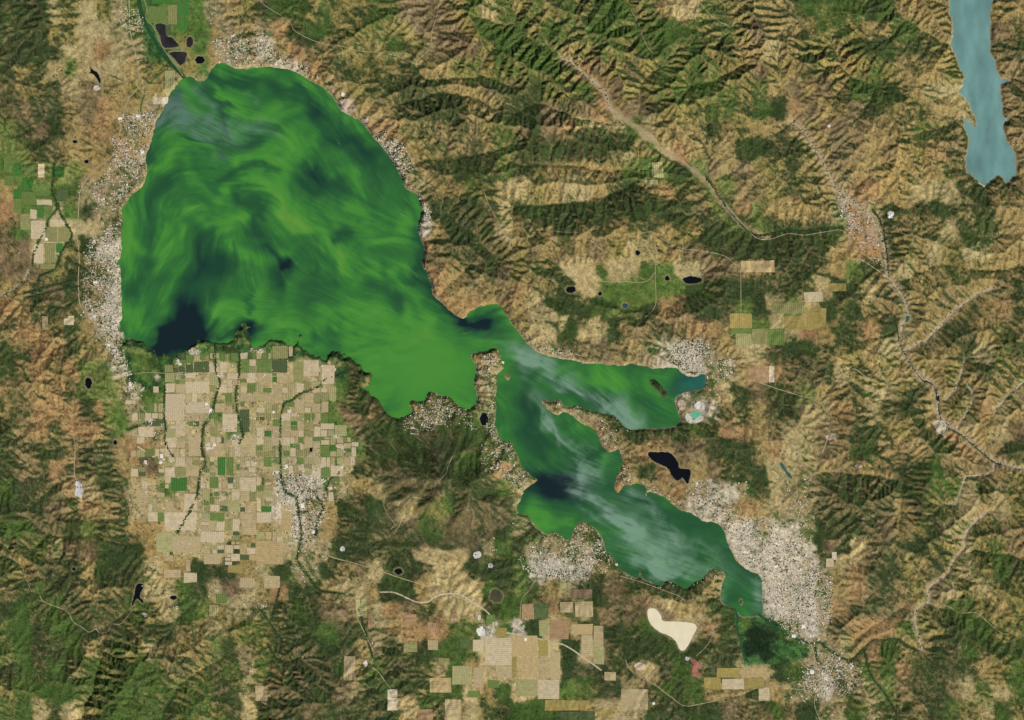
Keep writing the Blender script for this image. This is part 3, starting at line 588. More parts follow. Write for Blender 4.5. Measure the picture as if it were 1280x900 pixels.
# thin pale soil along some crests
crest = smooth((A2 < 1.7 * h2 * h2).astype(float), 1) * sstep(0.02, 0.2, Z - smooth(Z, 12)) * (1 - flatness) * sstep(-0.1, 0.5, fbm(GX, GY, 50, 3, 0) + 0.15)
crest = np.clip(crest * 1.3 * (1 - 0.8 * vegm), 0, 1)[..., None] * 0.22
ground = ground * (1 - crest) + lin((182, 164, 118)) * crest; vegm = vegm * (1 - crest[..., 0])
COL = ground * (1 - vegm[..., None]) + veg * vegm[..., None]
# stream beds: bare gravel in some reaches, thickets in others
chan = sstep(140, 420, A2) * (1 - 0.75 * flatness) * (np.abs(sl) > 3) * (np.abs(sr) > 3)
chan = np.clip(smooth(chan, 1) * 1.25, 0, 1)
bare_c = sstep(-0.12, 0.25, fbm(GX, GY, 70, 3, 3))
w_ = (chan * bare_c * 0.5)[..., None]; COL = COL * (1 - w_) + lin((176, 160, 116)) * w_
w_ = (chan * (1 - bare_c) * 0.6)[..., None]; COL = COL * (1 - w_) + lin((52, 68, 40)) * w_
dC = dist_lines(CREEKS, gx, gy, 6.0)
gm = sstep(2.4, 0.4, dC + 0.9 * nz)[..., None] * 0.75
for L, r_ in SANDY:
    g2 = (sstep(r_, r_ * .3, dist_lines([L], gx, gy, r_ + 2) + 0.45 * r_ * fbm(GX, GY, 9, 3, 4)) * np.clip(0.75 + 0.6 * fbm(GX, GY, 5, 2, 2), 0.2, 1))[..., None] * 0.72
    COL = COL * (1 - g2) + lin((176, 154, 118)) * g2; vegm = vegm * (1 - 0.8 * g2[..., 0])
COL = COL * (1 - gm) + lin((178, 164, 134)) * gm
isl_box = (GX > 805) & (GX < 842) & (GY > 466) & (GY < 506)
beach = (~isl_box) * 1.0
beach = beach[..., None] * (sstep(2.6, 0.3, np.abs(sl)) * (sl > -2) * sstep(-0.1, 0.5, fbm(GX, GY, 22, 2, 1) + 0.05) * (1 - ((GY > 404) & (GX < 500))))[..., None] * 0.5
COL = COL * (1 - beach) + lin((188, 170, 138)) * beach
beach = (sstep(2.0, 0.2, np.abs(sr)))[..., None] * 0.6
COL = COL * (1 - beach) + lin((190, 166, 130)) * beach
for L in pond_lines:
    a = np.array(L); s_ = sub(a[:, 0].min() - 5, a[:, 1].min() - 5, a[:, 0].max() + 5, a[:, 1].max() + 5)
    d = dist_lines([L], gx[s_[1]], gy[s_[0]], 5.0, True)
    w_ = (sstep(3.0, 0.6, d + 1.2 * fbm(GX[s_], GY[s_], 5, 2, 1)) * 0.55)[..., None]
    COL[s_] = COL[s_] * (1 - w_) + lin((146, 136, 98)) * w_
    vegm[s_] = vegm[s_] * (1 - w_[..., 0])
COL = np.clip(COL, 0.004, 0.8)

m_ter, nt, b = mat('hill_soil_and_scrub', 0.95, 0.05)
at = N(nt, 'ShaderNodeVertexColor', layer_name='cover')
tc = N(nt, 'ShaderNodeTexCoord'); no = N(nt, 'ShaderNodeTexNoise'); no.inputs['Scale'].default_value = 1.6; no.inputs['Detail'].default_value = 6
mr = N(nt, 'ShaderNodeMapRange'); mr.inputs[1].default_value = 0.3; mr.inputs[2].default_value = 0.7; mr.inputs[3].default_value = 0.74; mr.inputs[4].default_value = 1.24
mx = N(nt, 'ShaderNodeMix', data_type='RGBA', blend_type='MULTIPLY'); mx.inputs[0].default_value = 1.0
nt.links.new(tc.outputs['Object'], no.inputs['Vector']); nt.links.new(no.outputs[0], mr.inputs[0])
nt.links.new(at.outputs[0], mx.inputs[6]); nt.links.new(mr.outputs[0], mx.inputs[7]); nt.links.new(mx.outputs[2], b.inputs['Base Color'])
bp = N(nt, 'ShaderNodeBump'); bp.inputs['Strength'].default_value = 0.5; bp.inputs['Distance'].default_value = 0.25
nt.links.new(no.outputs[0], bp.inputs['Height']); nt.links.new(bp.outputs[0], b.inputs['Normal'])

def stretched(a0, a1, lo, hi):
    core = np.arange(a0, a1 + 0.01, h2); out = [core]; st = h2; v = a1; R_ = []
    while v < hi: st = min(st * 1.11, 22); v += st; R_.append(v)
    st = h2; v = a0; L_ = []
    while v > lo: st = min(st * 1.11, 22); v -= st; L_.append(v)
    return np.concatenate([np.array(L_[::-1]), core, np.array(R_)])
tx = stretched(-20, 1300, -900, 2180); ty = stretched(-20, 920, -900, 1800)
TX, TY = np.meshgrid(tx, ty)
TZ = zat(TX, TY)
def sample_col(px, py):
    def refl(v, a, b): p = 2 * (b - a); t = np.mod(v - a, p); return a + np.where(t > b - a, p - t, t)
    i = np.clip(np.rint((refl(px, GX0 + 2, GX1 - 2) - GX0) / h2).astype(int), 0, len(gx) - 1); j = np.clip(np.rint((refl(py, GY0 + 2, GY1 - 2) - GY0) / h2).astype(int), 0, len(gy) - 1)
    return COL[j, i], vegm[j, i], veg[j, i]
tcol, _, _ = sample_col(TX, TY)
# lake bed beyond the mapped frame is dry land
V = np.stack([(TX - MW / 2) * S, (MH / 2 - TY) * S, TZ * S], -1).reshape(-1, 3)
nyT, nxT = TX.shape
I = np.arange(nyT * nxT).reshape(nyT, nxT)
Q = np.stack([I[:-1, :-1], I[1:, :-1], I[1:, 1:], I[:-1, 1:]], -1).reshape(-1, 4)
terrain = grid_mesh('terrain', V, Q, m_ter)
set_col(terrain.data, 'cover', tcol.reshape(-1, 3))
tag(terrain, 'dry tan and green mountains and valleys around the lakes', None, None, 'structure')
# ------------------------------------------------------------------ water
def blob(X, Y, x, y, rx, ry, ang):
    a = math.radians(ang); dx = X - x; dy = Y - y
    u = dx * math.cos(a) + dy * math.sin(a); v = -dx * math.sin(a) + dy * math.cos(a)
    return np.exp(-((u / rx) ** 2 + (v / ry) ** 2))
# drifts of algae: x, y, long radius, short radius, bearing of the long axis (deg, clockwise from +x), change
DRIFT = [(212,424,34,20,-20,-1.0),(226,398,36,24,-55,-.75),(246,352,46,20,-72,-.45),(250,300,20,13,-40,-.42),(272,320,16,30,10,-.2),(190,308,62,10,-68,-.34),(178,350,40,9,-72,-.2),(306,410,9,8,-60,-.9),(285,425,18,6,-15,-.35),
 (238,128,36,24,20,-.42),(225,165,30,12,-50,-.36),(270,168,36,8,-8,-.34),(283,88,22,10,10,-.55),(247,98,10,7,0,-.5),(345,118,26,8,12,-.3),(382,124,40,12,32,-.5),(408,105,18,6,30,.12),(440,178,36,19,40,-.5),(462,205,26,12,45,-.3),
 (398,232,36,16,-12,-.5),(360,238,22,8,10,-.22),(318,262,30,9,65,-.42),(305,275,14,10,60,-.3),(432,296,20,8,-10,-.3),(337,318,9,9,0,-.55),(347,345,20,8,-65,-.6),(388,345,38,20,5,-.2),(470,352,46,9,32,-.36),
 (505,255,50,9,62,-.2),(540,330,34,7,72,-.45),(560,388,50,15,34,-.75),(612,392,22,8,-8,-.6),(590,402,34,10,10,-.35),(395,420,15,9,0,-.22),(300,145,26,7,-30,-.16),(330,150,40,5,30,-.15),(268,225,60,7,-20,-.18),(425,250,60,7,5,-.15),(225,250,50,6,-60,-.12),
 (185,405,50,10,-62,.18),(245,330,85,8,-62,.20),(300,215,75,10,-8,.20),(345,185,70,8,10,.15),(295,115,50,6,55,.25),(310,250,60,8,-42,.16),(345,262,44,8,52,.22),(405,290,60,9,26,.15),(440,270,46,9,4,.14),(300,380,40,14,-55,.14),
 (430,405,70,22,22,.20),(480,440,60,20,0,.12),(505,345,60,7,42,.16),(470,320,46,8,44,.14),(520,480,60,34,0,.14),(560,455,40,22,0,.06),(200,230,46,9,-60,.14),
 (655,500,14,34,15,-.10),(640,455,14,10,20,-.05),(692,608,42,17,-8,-.75),(672,560,30,14,60,-.15),(658,520,40,9,84,-.35),(678,505,16,6,55,-.3),(735,498,34,8,22,-.32),(868,477,20,9,-15,-.3),(870,474,14,8,0,-.35),(720,470,60,10,14,.14),(800,480,60,20,8,.2),
 (690,655,40,14,0,.10),(728,540,26,9,60,.1),(760,575,8,14,0,.2),(905,700,40,10,50,-.1),(850,680,70,12,32,-.1),(920,740,14,24,0,-.12),(830,650,60,10,30,-.12),(880,655,30,7,20,-.14),(810,630,30,8,25,-.2)]
GLINT_FOAM = [(248,128,26,14,55,.75),(232,150,24,10,-45,.55),(275,160,16,7,10,.55),(258,105,6,18,-12,.4),(300,165,24,5,-30,.3),(655,445,34,12,30,.9),(690,465,44,9,22,.5),(722,490,30,6,25,.5),(780,515,30,12,25,.8),(745,500,40,7,30,.5),(700,470,24,6,0,.3),  # whitish sun glint and foam streaks, put into the lake colour
 (690,530,40,7,62,.7),(702,545,34,7,60,.6),(735,583,22,16,-30,.75),(720,600,14,8,30,.4),(752,590,12,8,0,.4),(760,640,50,6,35,.6),(785,665,60,9,38,.75),(820,668,60,12,25,.55),(790,620,26,10,30,.5),(830,650,50,8,28,.5),(815,705,46,14,15,.55),(850,715,30,10,0,.5),(880,690,40,7,40,.35),
 (942,732,7,22,-15,.9),(335,150,18,14,0,.22),(750,625,30,4,40,.5),(840,690,70,5,30,.4),(905,745,20,4,60,.3)]
# longer drifts in the wide basin, followed along their length: points, half width, change
STROKE = [([(205,428),(222,400),(240,365),(255,330)],24,-.46),([(198,432),(225,426),(246,420)],13,-.75),([(214,412),(236,394)],15,-.40),([(248,325),(250,303),(262,296),(271,312),(276,338)],12,-.30),
 ([(204,230),(193,260),(186,290),(178,330),(172,365)],9,-.30),([(342,108),(370,118),(394,137)],10,-.42),([(394,137),(420,170),(445,187),(462,204)],12,-.28),([(430,165),(452,188)],15,-.38),
 ([(385,214),(402,236),(428,246)],14,-.46),([(385,200),(391,236)],9,-.30),([(290,212),(320,206),(346,211)],5,-.30),([(298,248),(316,260),(322,288)],10,-.42),([(418,297),(442,292)],6,-.42),
 ([(333,310),(345,322),(353,336)],5,-.55),([(351,334),(345,357)],8,-.55),([(375,335),(402,350),(384,366)],16,-.16),([(438,344),(470,354),(502,376)],8,-.26),
 ([(520,300),(529,340),(541,366),(560,389),(582,403),(606,401)],9,-.50),([(584,402),(622,391)],10,-.42),([(240,174),(285,179),(322,172)],5,-.32),([(262,108),(275,140),(286,162)],5,-.38),
 ([(185,200),(190,172),(205,142),(216,120)],7,-.42),([(264,88),(290,95),(312,101)],8,-.48),([(474,168),(491,210),(512,246)],8,-.20),([(306,412),(300,418)],8,-.85),([(306,378),(312,386)],5,-.3),([(292,424),(270,428)],5,-.4),
 ([(300,150),(330,158),(345,172)],10,-.14),([(232,232),(262,226),(290,240)],10,-.12),([(392,418),(400,424)],12,-.2),([(560,300),(520,282)],4,-.1),
 ([(188,424),(206,380),(226,340),(246,300),(266,281),(300,270)],8,.24),([(195,204),(230,186),(292,179)],6,.16),([(270,104),(281,130),(300,141),(340,150),(370,176),(402,216)],6,.18),
 ([(285,236),(300,222),(330,230),(350,250),(355,263),(380,280),(420,310),(441,346)],7,.24),([(430,256),(470,263),(496,281)],10,.12),([(440,386),(480,400),(521,416)],18,.18),([(262,400),(300,386),(330,400),(400,410)],12,.14),
 ([(496,340),(520,370),(546,402)],6,.16),([(160,300),(158,360),(162,415)],7,.12),([(300,300),(318,330),(322,370)],8,.12)]
PLUME = [([(213,132),(240,146),(278,166)],13,.85),([(250,106),(262,132)],5,.6),([(205,150),(195,165)],7,.4),([(298,152),(342,162)],9,.32),([(300,110),(318,122)],2.5,.4)]
def along(X, Y, pts, w):
    D = np.full(X.shape, 1e9)
    for (x0, y0), (x1, y1) in zip(pts, pts[1:]):
        dx, dy = x1 - x0, y1 - y0
        t = np.clip(((X - x0) * dx + (Y - y0) * dy) / (dx * dx + dy * dy), 0, 1)
        D = np.minimum(D, (X - x0 - t * dx) ** 2 + (Y - y0 - t * dy) ** 2)
    return np.exp(-(D / (w * w)) ** 0.85)
DRIFT = [d for d in DRIFT if d[0] > 625 or d[:2] in ((520, 480), (480, 440), (560, 455))]
GLINT_FOAM = [d for d in GLINT_FOAM if d[0] > 500]
def make_water():
    wxs = np.arange(145, 962, h2); wys = np.arange(74, 780, h2)
    X, Y = np.meshgrid(wxs, wys)
    # drift direction field from the long axes of the drifts
    cx = np.zeros_like(X) + 0.02; sx = np.zeros_like(X)
    for x, y, rx, ry, a, d in DRIFT + GLINT_FOAM:
        w = np.exp(-((X - x) ** 2 + (Y - y) ** 2) / (2 * (rx * 0.9) ** 2)) * (max(rx, ry) / min(rx, ry) - 0.9)
        if ry > rx: a += 90
        cx += w * math.cos(2 * math.radians(a)); sx += w * math.sin(2 * math.radians(a))
    for pts, w_, d in STROKE + PLUME:
        for (x0, y0), (x1, y1) in zip(pts, pts[1:]):
            a = math.atan2(y1 - y0, x1 - x0); l = math.hypot(x1 - x0, y1 - y0)
            g = np.exp(-((X - (x0 + x1) / 2) ** 2 + (Y - (y0 + y1) / 2) ** 2) / (2 * (max(l, w_) * 0.8) ** 2))
            cx += g * math.cos(2 * a); sx += g * math.sin(2 * a)
    th = 0.5 * np.arctan2(smooth(sx, 20), smooth(cx, 20)) + 0.6 * fbm(X, Y, 70, 2, 2)
    vx, vy = np.cos(th), np.sin(th)
    def lic(src, n, st):
        acc = src.copy()
        for sg in (1, -1):
            px, py = X.copy(), Y.copy(); lx, ly = vx * sg, vy * sg
            for _ in range(n):
                px = px + lx * st; py = py + ly * st
                i = np.clip(np.rint((px - wxs[0]) / h2).astype(int), 0, len(wxs) - 1); j = np.clip(np.rint((py - wys[0]) / h2).astype(int), 0, len(wys) - 1)
                acc += src[j, i]
                nxv, nyv = vx[j, i], vy[j, i]; s_ = np.sign(nxv * lx + nyv * ly + 1e-9)
                lx, ly = nxv * s_, nyv * s_
        return acc / (2 * n + 1)
    def nrm(a): a = a - a.mean(); return a / a.std()
    f1 = nrm(lic(fbm(X, Y, 7, 3, 0, 0.7), 11, 1.4)); f2 = nrm(lic(fbm(X, Y, 26, 2, 3), 22, 2.2)); f3 = nrm(lic(rng.random(X.shape) - 0.5, 12, 1.25))
    wX = X + 20 * fbm(X, Y, 60, 5, 1, 0.55) + 2 * f2; wY = Y + 20 * fbm(X, Y, 60, 5, 4, 0.55) - 2 * f2
    # eddies: trace every point back through a swirling current
    def swirl(cell, k, steps, st, amp):
        ps = fbm(X, Y, cell, 2, k) * cell
        uy, ux = np.gradient(ps, h2); ux, uy = -uy, ux
        # gradient order: d/dy first, d/dx second; current is its quarter turn
        nrm_ = np.hypot(ux, uy).mean() + 1e-6
        ux, uy = ux / nrm_, uy / nrm_
        qx, qy = X.copy(), Y.copy()
        for _ in range(steps):
            i = np.clip(np.rint((qx - wxs[0]) / h2).astype(int), 0, len(wxs) - 1); j = np.clip(np.rint((qy - wys[0]) / h2).astype(int), 0, len(wys) - 1)
            qx = qx - ux[j, i] * st; qy = qy - uy[j, i] * st
        return qx, qy
    ax, ay = swirl(120, 1, 16, 1.5, 1)
    bx, by = swirl(46, 4, 14, 1.0, 1)
    wX = X + 0.16 * (ax - X) + 0.34 * (bx - X) + 4 * fbm(X, Y, 16, 3, 3) + 2 * f1; wY = Y + 0.16 * (ay - Y) + 0.34 * (by - Y) + 4 * fbm(X, Y, 16, 3, 5) - 2 * f1
    fil = lic(fbm(X + 1.3 * (ax - X) + 0.8 * (bx - X), Y + 1.3 * (ay - Y) + 0.8 * (by - Y), 34, 5, 2, 0.7), 3, 1.2)
    lower = sstep(612, 648, X - 0.25 * (Y - 440)) * sstep(395, 430, Y)
    v = 0.67 - 0.19 * lower
    for x, y, rx, ry, a, d in DRIFT: v = v + d * blob(wX, wY, x, y, rx * 1.05, ry * 1.05, a)
    for pts, w_, d in STROKE: v = v + d * 1.05 * along(wX, wY, pts, w_ * 1.15)
    bay = blob(X, Y, 535, 470, 75, 45, 0) * (1 - lower)
    calm = 1 - 0.85 * np.clip(bay * 1.3, 0, 1)
    v = v + calm * (0.035 * f1 + 0.02 * f2 + 0.022 * f3 + 0.36 * fil) * np.clip(0.35 + 1.4 * (v - 0.05), 0.2, 1)
    # the water is only truly clear in the south-west corner, under the eastern cape and in the lower arm
    clear = np.clip(blob(X, Y, 215, 415, 50, 45, -40) + blob(X, Y, 575, 395, 60, 28, 20) + blob(X, Y, 690, 605, 60, 30, 0) + blob(X, Y, 304, 410, 14, 14, 0), 0, 1)
    soft = np.where(v < 0.42, 0.42 - (0.42 - v) * 0.52, v)
    v = v * clear + soft * (1 - clear)
    v = np.clip(v, 0, 1.1)
    ramp_x = [0, 0.15, 0.38, 0.6, 0.8, 1.1]
    ramp = np.array([lin(c) for c in ((14,34,38), (21,56,46), (37,86,49), (49,109,51), (68,137,52), (96,148,58))])
    C = np.stack([np.interp(v, ramp_x, ramp[:, k]) for k in range(3)], -1)
    fo = 0
    for x, y, rx, ry, a, d in GLINT_FOAM: fo = fo + d * blob(wX, wY, x, y, rx, ry, a)
    for pts, w_, d in PLUME: fo = fo + 1.7 * d * along(wX, wY, pts, w_ * 1.15)
    up = sstep(640, 600, X)
    fo = np.clip(fo * (0.62 + 0.2 * f1 + 0.14 * f3 + 1.0 * fbm(wX, wY, 26, 4, 3, 0.6) + 0.5 * fil), 0, 0.9)[..., None]
    fc = lin((130, 162, 142)) * (1 - up[..., None]) + lin((96, 124, 114)) * up[..., None]
    C = C * (1 - 0.8 * fo) + fc * 0.8 * fo
    tq = (np.clip(1.2 * blob(X, Y, 872, 477, 26, 12, -15), 0, 1))[..., None] * 0.7
    C = C * (1 - tq) + lin((38, 98, 92)) * tq
    # scattered surface streaks of scum
    sc_ = sstep(2.8, 4.2, f1 + 0.6 * f3)[..., None] * 0.35
    C = C * (1 - sc_) + lin((104, 160, 84)) * sc_
    C = np.clip(C, 0.003, 1)
    s_ = sub(144.9, 73.9, 962.1, 780.1)
    fx = np.clip(np.rint((wxs - GX0) / h2).astype(int), 0, len(gx) - 1); fy = np.clip(np.rint((wys - GY0) / h2).astype(int), 0, len(gy) - 1)
    d = sl[np.ix_(fy, fx)]
    keep = d < 4.0
    cell = keep[:-1, :-1] & keep[1:, :-1] & keep[1:, 1:] & keep[:-1, 1:]
    I = np.arange(X.size).reshape(X.shape)
    Q = np.stack([I[:-1, :-1][cell], I[1:, :-1][cell], I[1:, 1:][cell], I[:-1, 1:][cell]], -1)
    used, inv = np.unique(Q, return_inverse=True)
    V = np.stack([(X - MW / 2) * S, (MH / 2 - Y) * S, np.zeros_like(X)], -1).reshape(-1, 3)[used]
    m, nt, b = mat('algae_water', 0.35, 0.25)
    at = N(nt, 'ShaderNodeVertexColor', layer_name='algae')
    tc = N(nt, 'ShaderNodeTexCoord'); no = N(nt, 'ShaderNodeTexNoise'); no.inputs['Scale'].default_value = 3.0; no.inputs['Detail'].default_value = 5
    mr = N(nt, 'ShaderNodeMapRange'); mr.inputs[1].default_value = 0.3; mr.inputs[2].default_value = 0.7; mr.inputs[3].default_value = 0.95; mr.inputs[4].default_value = 1.05
    mx = N(nt, 'ShaderNodeMix', data_type='RGBA', blend_type='MULTIPLY'); mx.inputs[0].default_value = 1.0
    nt.links.new(tc.outputs['Object'], no.inputs['Vector']); nt.links.new(no.outputs[0], mr.inputs[0])
    nt.links.new(at.outputs[0], mx.inputs[6]); nt.links.new(mr.outputs[0], mx.inputs[7]); nt.links.new(mx.outputs[2], b.inputs['Base Color'])
    o = grid_mesh('lake_water', V, inv.reshape(-1, 4), m)
    set_col(o.data, 'algae', C.reshape(-1, 3)[used])
    tag(o, 'large lake of green algae swirls with dark clear streaks', None, None, 'structure')
make_water()
def water_mat(name, c, var=0.15, rough=0.3, scale=0.35):
    m, nt, b = mat(name, rough, 0.25)
    tc = N(nt, 'ShaderNodeTexCoord'); no = N(nt, 'ShaderNodeTexNoise'); no.inputs['Scale'].default_value = scale; no.inputs['Detail'].default_value = 7
    mp = N(nt, 'ShaderNodeMapping'); mp.inputs['Scale'].default_value = (1.6, 0.7, 1); mp.inputs['Rotation'].default_value = (0, 0, 0.5)
    rp = N(nt, 'ShaderNodeValToRGB'); l = lin(c)
    rp.color_ramp.elements[0].position = 0.3; rp.color_ramp.elements[1].position = 0.7
    rp.color_ramp.elements[0].color = (*(l * (1 - var)), 1); rp.color_ramp.elements[1].color = (*np.clip(l * (1 + var), 0, 1), 1)
    nt.links.new(tc.outputs['Object'], mp.inputs[0]); nt.links.new(mp.outputs[0], no.inputs['Vector']); nt.links.new(no.outputs[0], rp.inputs[0]); nt.links.new(rp.outputs[0], b.inputs['Base Color'])
    return m
WM = {'black': water_mat('dark_water', (10, 13, 20), .3), 'blue': water_mat('blue_water', (50, 74, 96)), 'turquoise': water_mat('turquoise_water', (96, 178, 146), .12),
      'teal': water_mat('teal_water', (52, 92, 84)), 'marsh': water_mat('marsh_water', (44, 40, 42), .5), 'wetgrass': water_mat('wet_meadow', (66, 66, 46), .4, 0.9), 'dry': water_mat('salt_crust', (226, 216, 184), .05, .95),
      'res': water_mat('reservoir_water', (108, 147, 143), .24, .3, .11)}
def water_sheet(name, L, z, m, label, grow=0.9):
    a = np.array(L); c = a.mean(0)
    n = len(L)
    nrm_ = []
    area = sum(L[i][0] * L[(i + 1) % n][1] - L[(i + 1) % n][0] * L[i][1] for i in range(n))
    out = []
    for i in range(n):
        p, q_ = L[i - 1], L[(i + 1) % n]; tx_, ty_ = q_[0] - p[0], q_[1] - p[1]; l = math.hypot(tx_, ty_) + 1e-9
        sg = 1 if area > 0 else -1
        out.append((L[i][0] + sg * ty_ / l * grow, L[i][1] - sg * tx_ / l * grow))
    vs_ = [W(x, y, z) for x, y in out]
    f = list(range(n))
    if area > 0: f = f[::-1]
    o = mesh_obj(name, vs_, [f], [m])
    if o.data.polygons[0].normal.z < 0:
        o.data.flip_normals()
    return tag(o, label, None, None, 'structure')
for (pl, kind, label), L, z in zip(PONDS, pond_lines, pond_level):
    water_sheet('pond' if kind != 'wetgrass' else 'wet_meadow', L, z, WM[kind], label)
water_sheet('dry_lake', pond_lines[-1], pond_level[-1], WM['dry'], 'cream white dry lake bed in dark green scrub')
s_ = sub(1170, -110, 1290, 245)
kr = sr[s_] < 4.0
cell = kr[:-1, :-1] & kr[1:, :-1] & kr[1:, 1:] & kr[:-1, 1:]
I = np.arange(kr.size).reshape(kr.shape)
Q = np.stack([I[:-1, :-1][cell], I[1:, :-1][cell], I[1:, 1:][cell], I[:-1, 1:][cell]], -1)
used, inv = np.unique(Q, return_inverse=True)
V = np.stack([(GX[s_] - MW / 2) * S, (MH / 2 - GY[s_]) * S, np.full(kr.shape, RES_Z * S)], -1).reshape(-1, 3)[used]
tag(grid_mesh('reservoir_water', V, inv.reshape(-1, 4), WM['res']), 'pale grey blue reservoir in the north-east mountains', None, None, 'structure')
# ------------------------------------------------------------------ roads, levees and creek beds
def noise_mat(name, c, var=0.15, scale=1.2, rough=0.95, rows=0.0, rowdir=0, rand=0.0):
    m, nt, b = mat(name, rough, 0.08)
    l = lin(c)
    tc = N(nt, 'ShaderNodeTexCoord'); no = N(nt, 'ShaderNodeTexNoise'); no.inputs['Scale'].default_value = scale; no.inputs['Detail'].default_value = 6
    rp = N(nt, 'ShaderNodeValToRGB'); rp.color_ramp.elements[0].position = 0.3; rp.color_ramp.elements[1].position = 0.7
    rp.color_ramp.elements[0].color = (*(l * (1 - var)), 1); rp.color_ramp.elements[1].color = (*np.clip(l * (1 + var), 0, .85), 1)
    nt.links.new(tc.outputs['Object'], no.inputs['Vector']); nt.links.new(no.outputs[0], rp.inputs[0])
    out = rp.outputs[0]
    if rows:
        wv = N(nt, 'ShaderNodeTexWave', bands_direction='XYZ'[rowdir]); wv.inputs['Scale'].default_value = 0.42; wv.inputs['Distortion'].default_value = 4.0; wv.inputs['Detail'].default_value = 3
        mr = N(nt, 'ShaderNodeMapRange'); mr.inputs[3].default_value = 1 - rows; mr.inputs[4].default_value = 1 + rows * 0.5
        mx = N(nt, 'ShaderNodeMix', data_type='RGBA', blend_type='MULTIPLY'); mx.inputs[0].default_value = 1
        nt.links.new(tc.outputs['Object'], wv.inputs['Vector']); nt.links.new(wv.outputs['Fac'], mr.inputs[0]); nt.links.new(out, mx.inputs[6]); nt.links.new(mr.outputs[0], mx.inputs[7]); out = mx.outputs[2]
    if rand:
        oi = N(nt, 'ShaderNodeObjectInfo'); mr = N(nt, 'ShaderNodeMapRange'); mr.inputs[3].default_value = 1 - rand; mr.inputs[4].default_value = 1 + rand
        mx = N(nt, 'ShaderNodeMix', data_type='RGBA', blend_type='MULTIPLY'); mx.inputs[0].default_value = 1
        nt.links.new(oi.outputs['Random'], mr.inputs[0]); nt.links.new(out, mx.inputs[6]); nt.links.new(mr.outputs[0], mx.inputs[7]); out = mx.outputs[2]
    nt.links.new(out, b.inputs['Base Color'])
    return m
RM = {'road': noise_mat('road_dirt', (164, 150, 118), .2), 'pale': noise_mat('road_concrete', (190, 174, 148), .14), 'levee': noise_mat('levee_grass', (128, 140, 92), .15)}
def strip(name, L, w, m, up, label, parent=None):
    P = rough_line(L, 1.6, 0.12, False, int(L[0][0] * 3 + L[0][1]))
    a = np.array(P); t = np.gradient(a, axis=0); t /= (np.linalg.norm(t, axis=1)[:, None] + 1e-9)
    nn = np.stack([-t[:, 1], t[:, 0]], -1)
    vs_, fs = [], []
    offs = (-0.5, 0, 0.5); nP = len(P)
    for o_ in offs:
        q_ = a + nn * o_ * w
        zz = np.maximum.reduce([zat(q_[:, 0] + dx, q_[:, 1] + dy) for dx, dy in ((0, 0), (.6, 0), (-.6, 0), (0, .6), (0, -.6))]) + up
        vs_ += [W(x, y, z) for (x, y), z in zip(q_, zz)]
    for k in range(len(offs) - 1):
        for i in range(nP - 1):
            fs.append((k * nP + i, k * nP + i + 1, (k + 1) * nP + i + 1, (k + 1) * nP + i))
    o = mesh_obj(name, vs_, fs, [m], smooth=True)
    if o.data.polygons[0].normal.z < 0: o.data.flip_normals()
    return tag(o, label, None, None, 'structure')
for label, w, kind, L in ROADS:
    strip('levee' if kind == 'levee' else ('airstrip' if 'airstrip' in label else 'road'), L, w * .8, RM[kind], 0.08, label)
m_gravel = noise_mat('creek_gravel', (172, 160, 132), .15)
CREEK_LABEL = ['braided gravel creek down the eastern valley','pale creek bed under a dark slope','short pale creek between eastern ridges','pale creek between parallel eastern ridges',
 'pale creek at the eastern edge','looping pale creek in the south-east','white creek bed in the south-eastern mountains','pale creek at the western edge','gravel creek at the head of the long valley']
for L, lab in zip(CREEKS, CREEK_LABEL):
    strip('creek', L, 1.3, m_gravel, 0.05, lab)
m_creek = noise_mat('creek_water', (44, 58, 44), .2)
for k, L in enumerate(TREED):
    o = strip('creek', L, 0.9, m_creek, 0.05, None)
# slough channel feeding the lake
strip('slough', [(172,-10),(176,12),(182,30),(192,48),(200,62),(212,78),(224,90),(232,98)], 5.0, noise_mat('slough_water', (40, 74, 48), .25), 0.06, 'dark green slough channel entering the lake from the north')
strip('slough', [(182,152),(176,138),(180,120),(188,104),(200,92),(210,86)], 1.8, noise_mat('slough_bank', (70, 92, 48), .25), 0.05, 'curved green slough round the shore meadow')

m_slough = noise_mat('marsh_channel', (40, 78, 56), .25)
strip('slough', [(918,760),(922,772),(921,785),(926,800),(929,815),(936,828)], 2.4, m_slough, 0.06, 'narrow teal channel along the west edge of the outlet marsh')
strip('slough', [(948,768),(960,776),(976,788),(992,797),(1013,805)], 2.6, m_slough, 0.06, 'dark green outlet channel between marsh and the largest town')

# ------------------------------------------------------------------ farm fields: each parcel a piece of the terrain
FC = {'P': (194, 178, 144), 'T': (176, 159, 120), 'O': (140, 138, 90), 'G': (106, 126, 68), 'B': (70, 116, 54), 'D': (84, 98, 62), 'R': (160, 132, 98), 'W': (206, 192, 164), 'Y': (158, 142, 84), 'L': (160, 156, 108), 'C': (180, 159, 114), 'K': (122, 104, 80)}
FM = {}
for k, c in FC.items():
    FM[k] = [noise_mat('crop_' + {'P':'pale_stubble','T':'tan_stubble','O':'olive_orchard','G':'green_crop','B':'bright_alfalfa','D':'dark_orchard','R':'red_soil','W':'white_soil','Y':'dry_grass','L':'pale_vineyard','C':'golden_grass','K':'dark_soil'}[k] + ('_rows' if r_ else ''),
                       c, .16, 1.6 if r_ else 0.8, rows=(0.12 if k in 'PTWCY' else 0.24) if r_ else 0.12, rowdir=0 if r_ else 1, rand=0.07) for r_ in (0, 1)]
fields = []
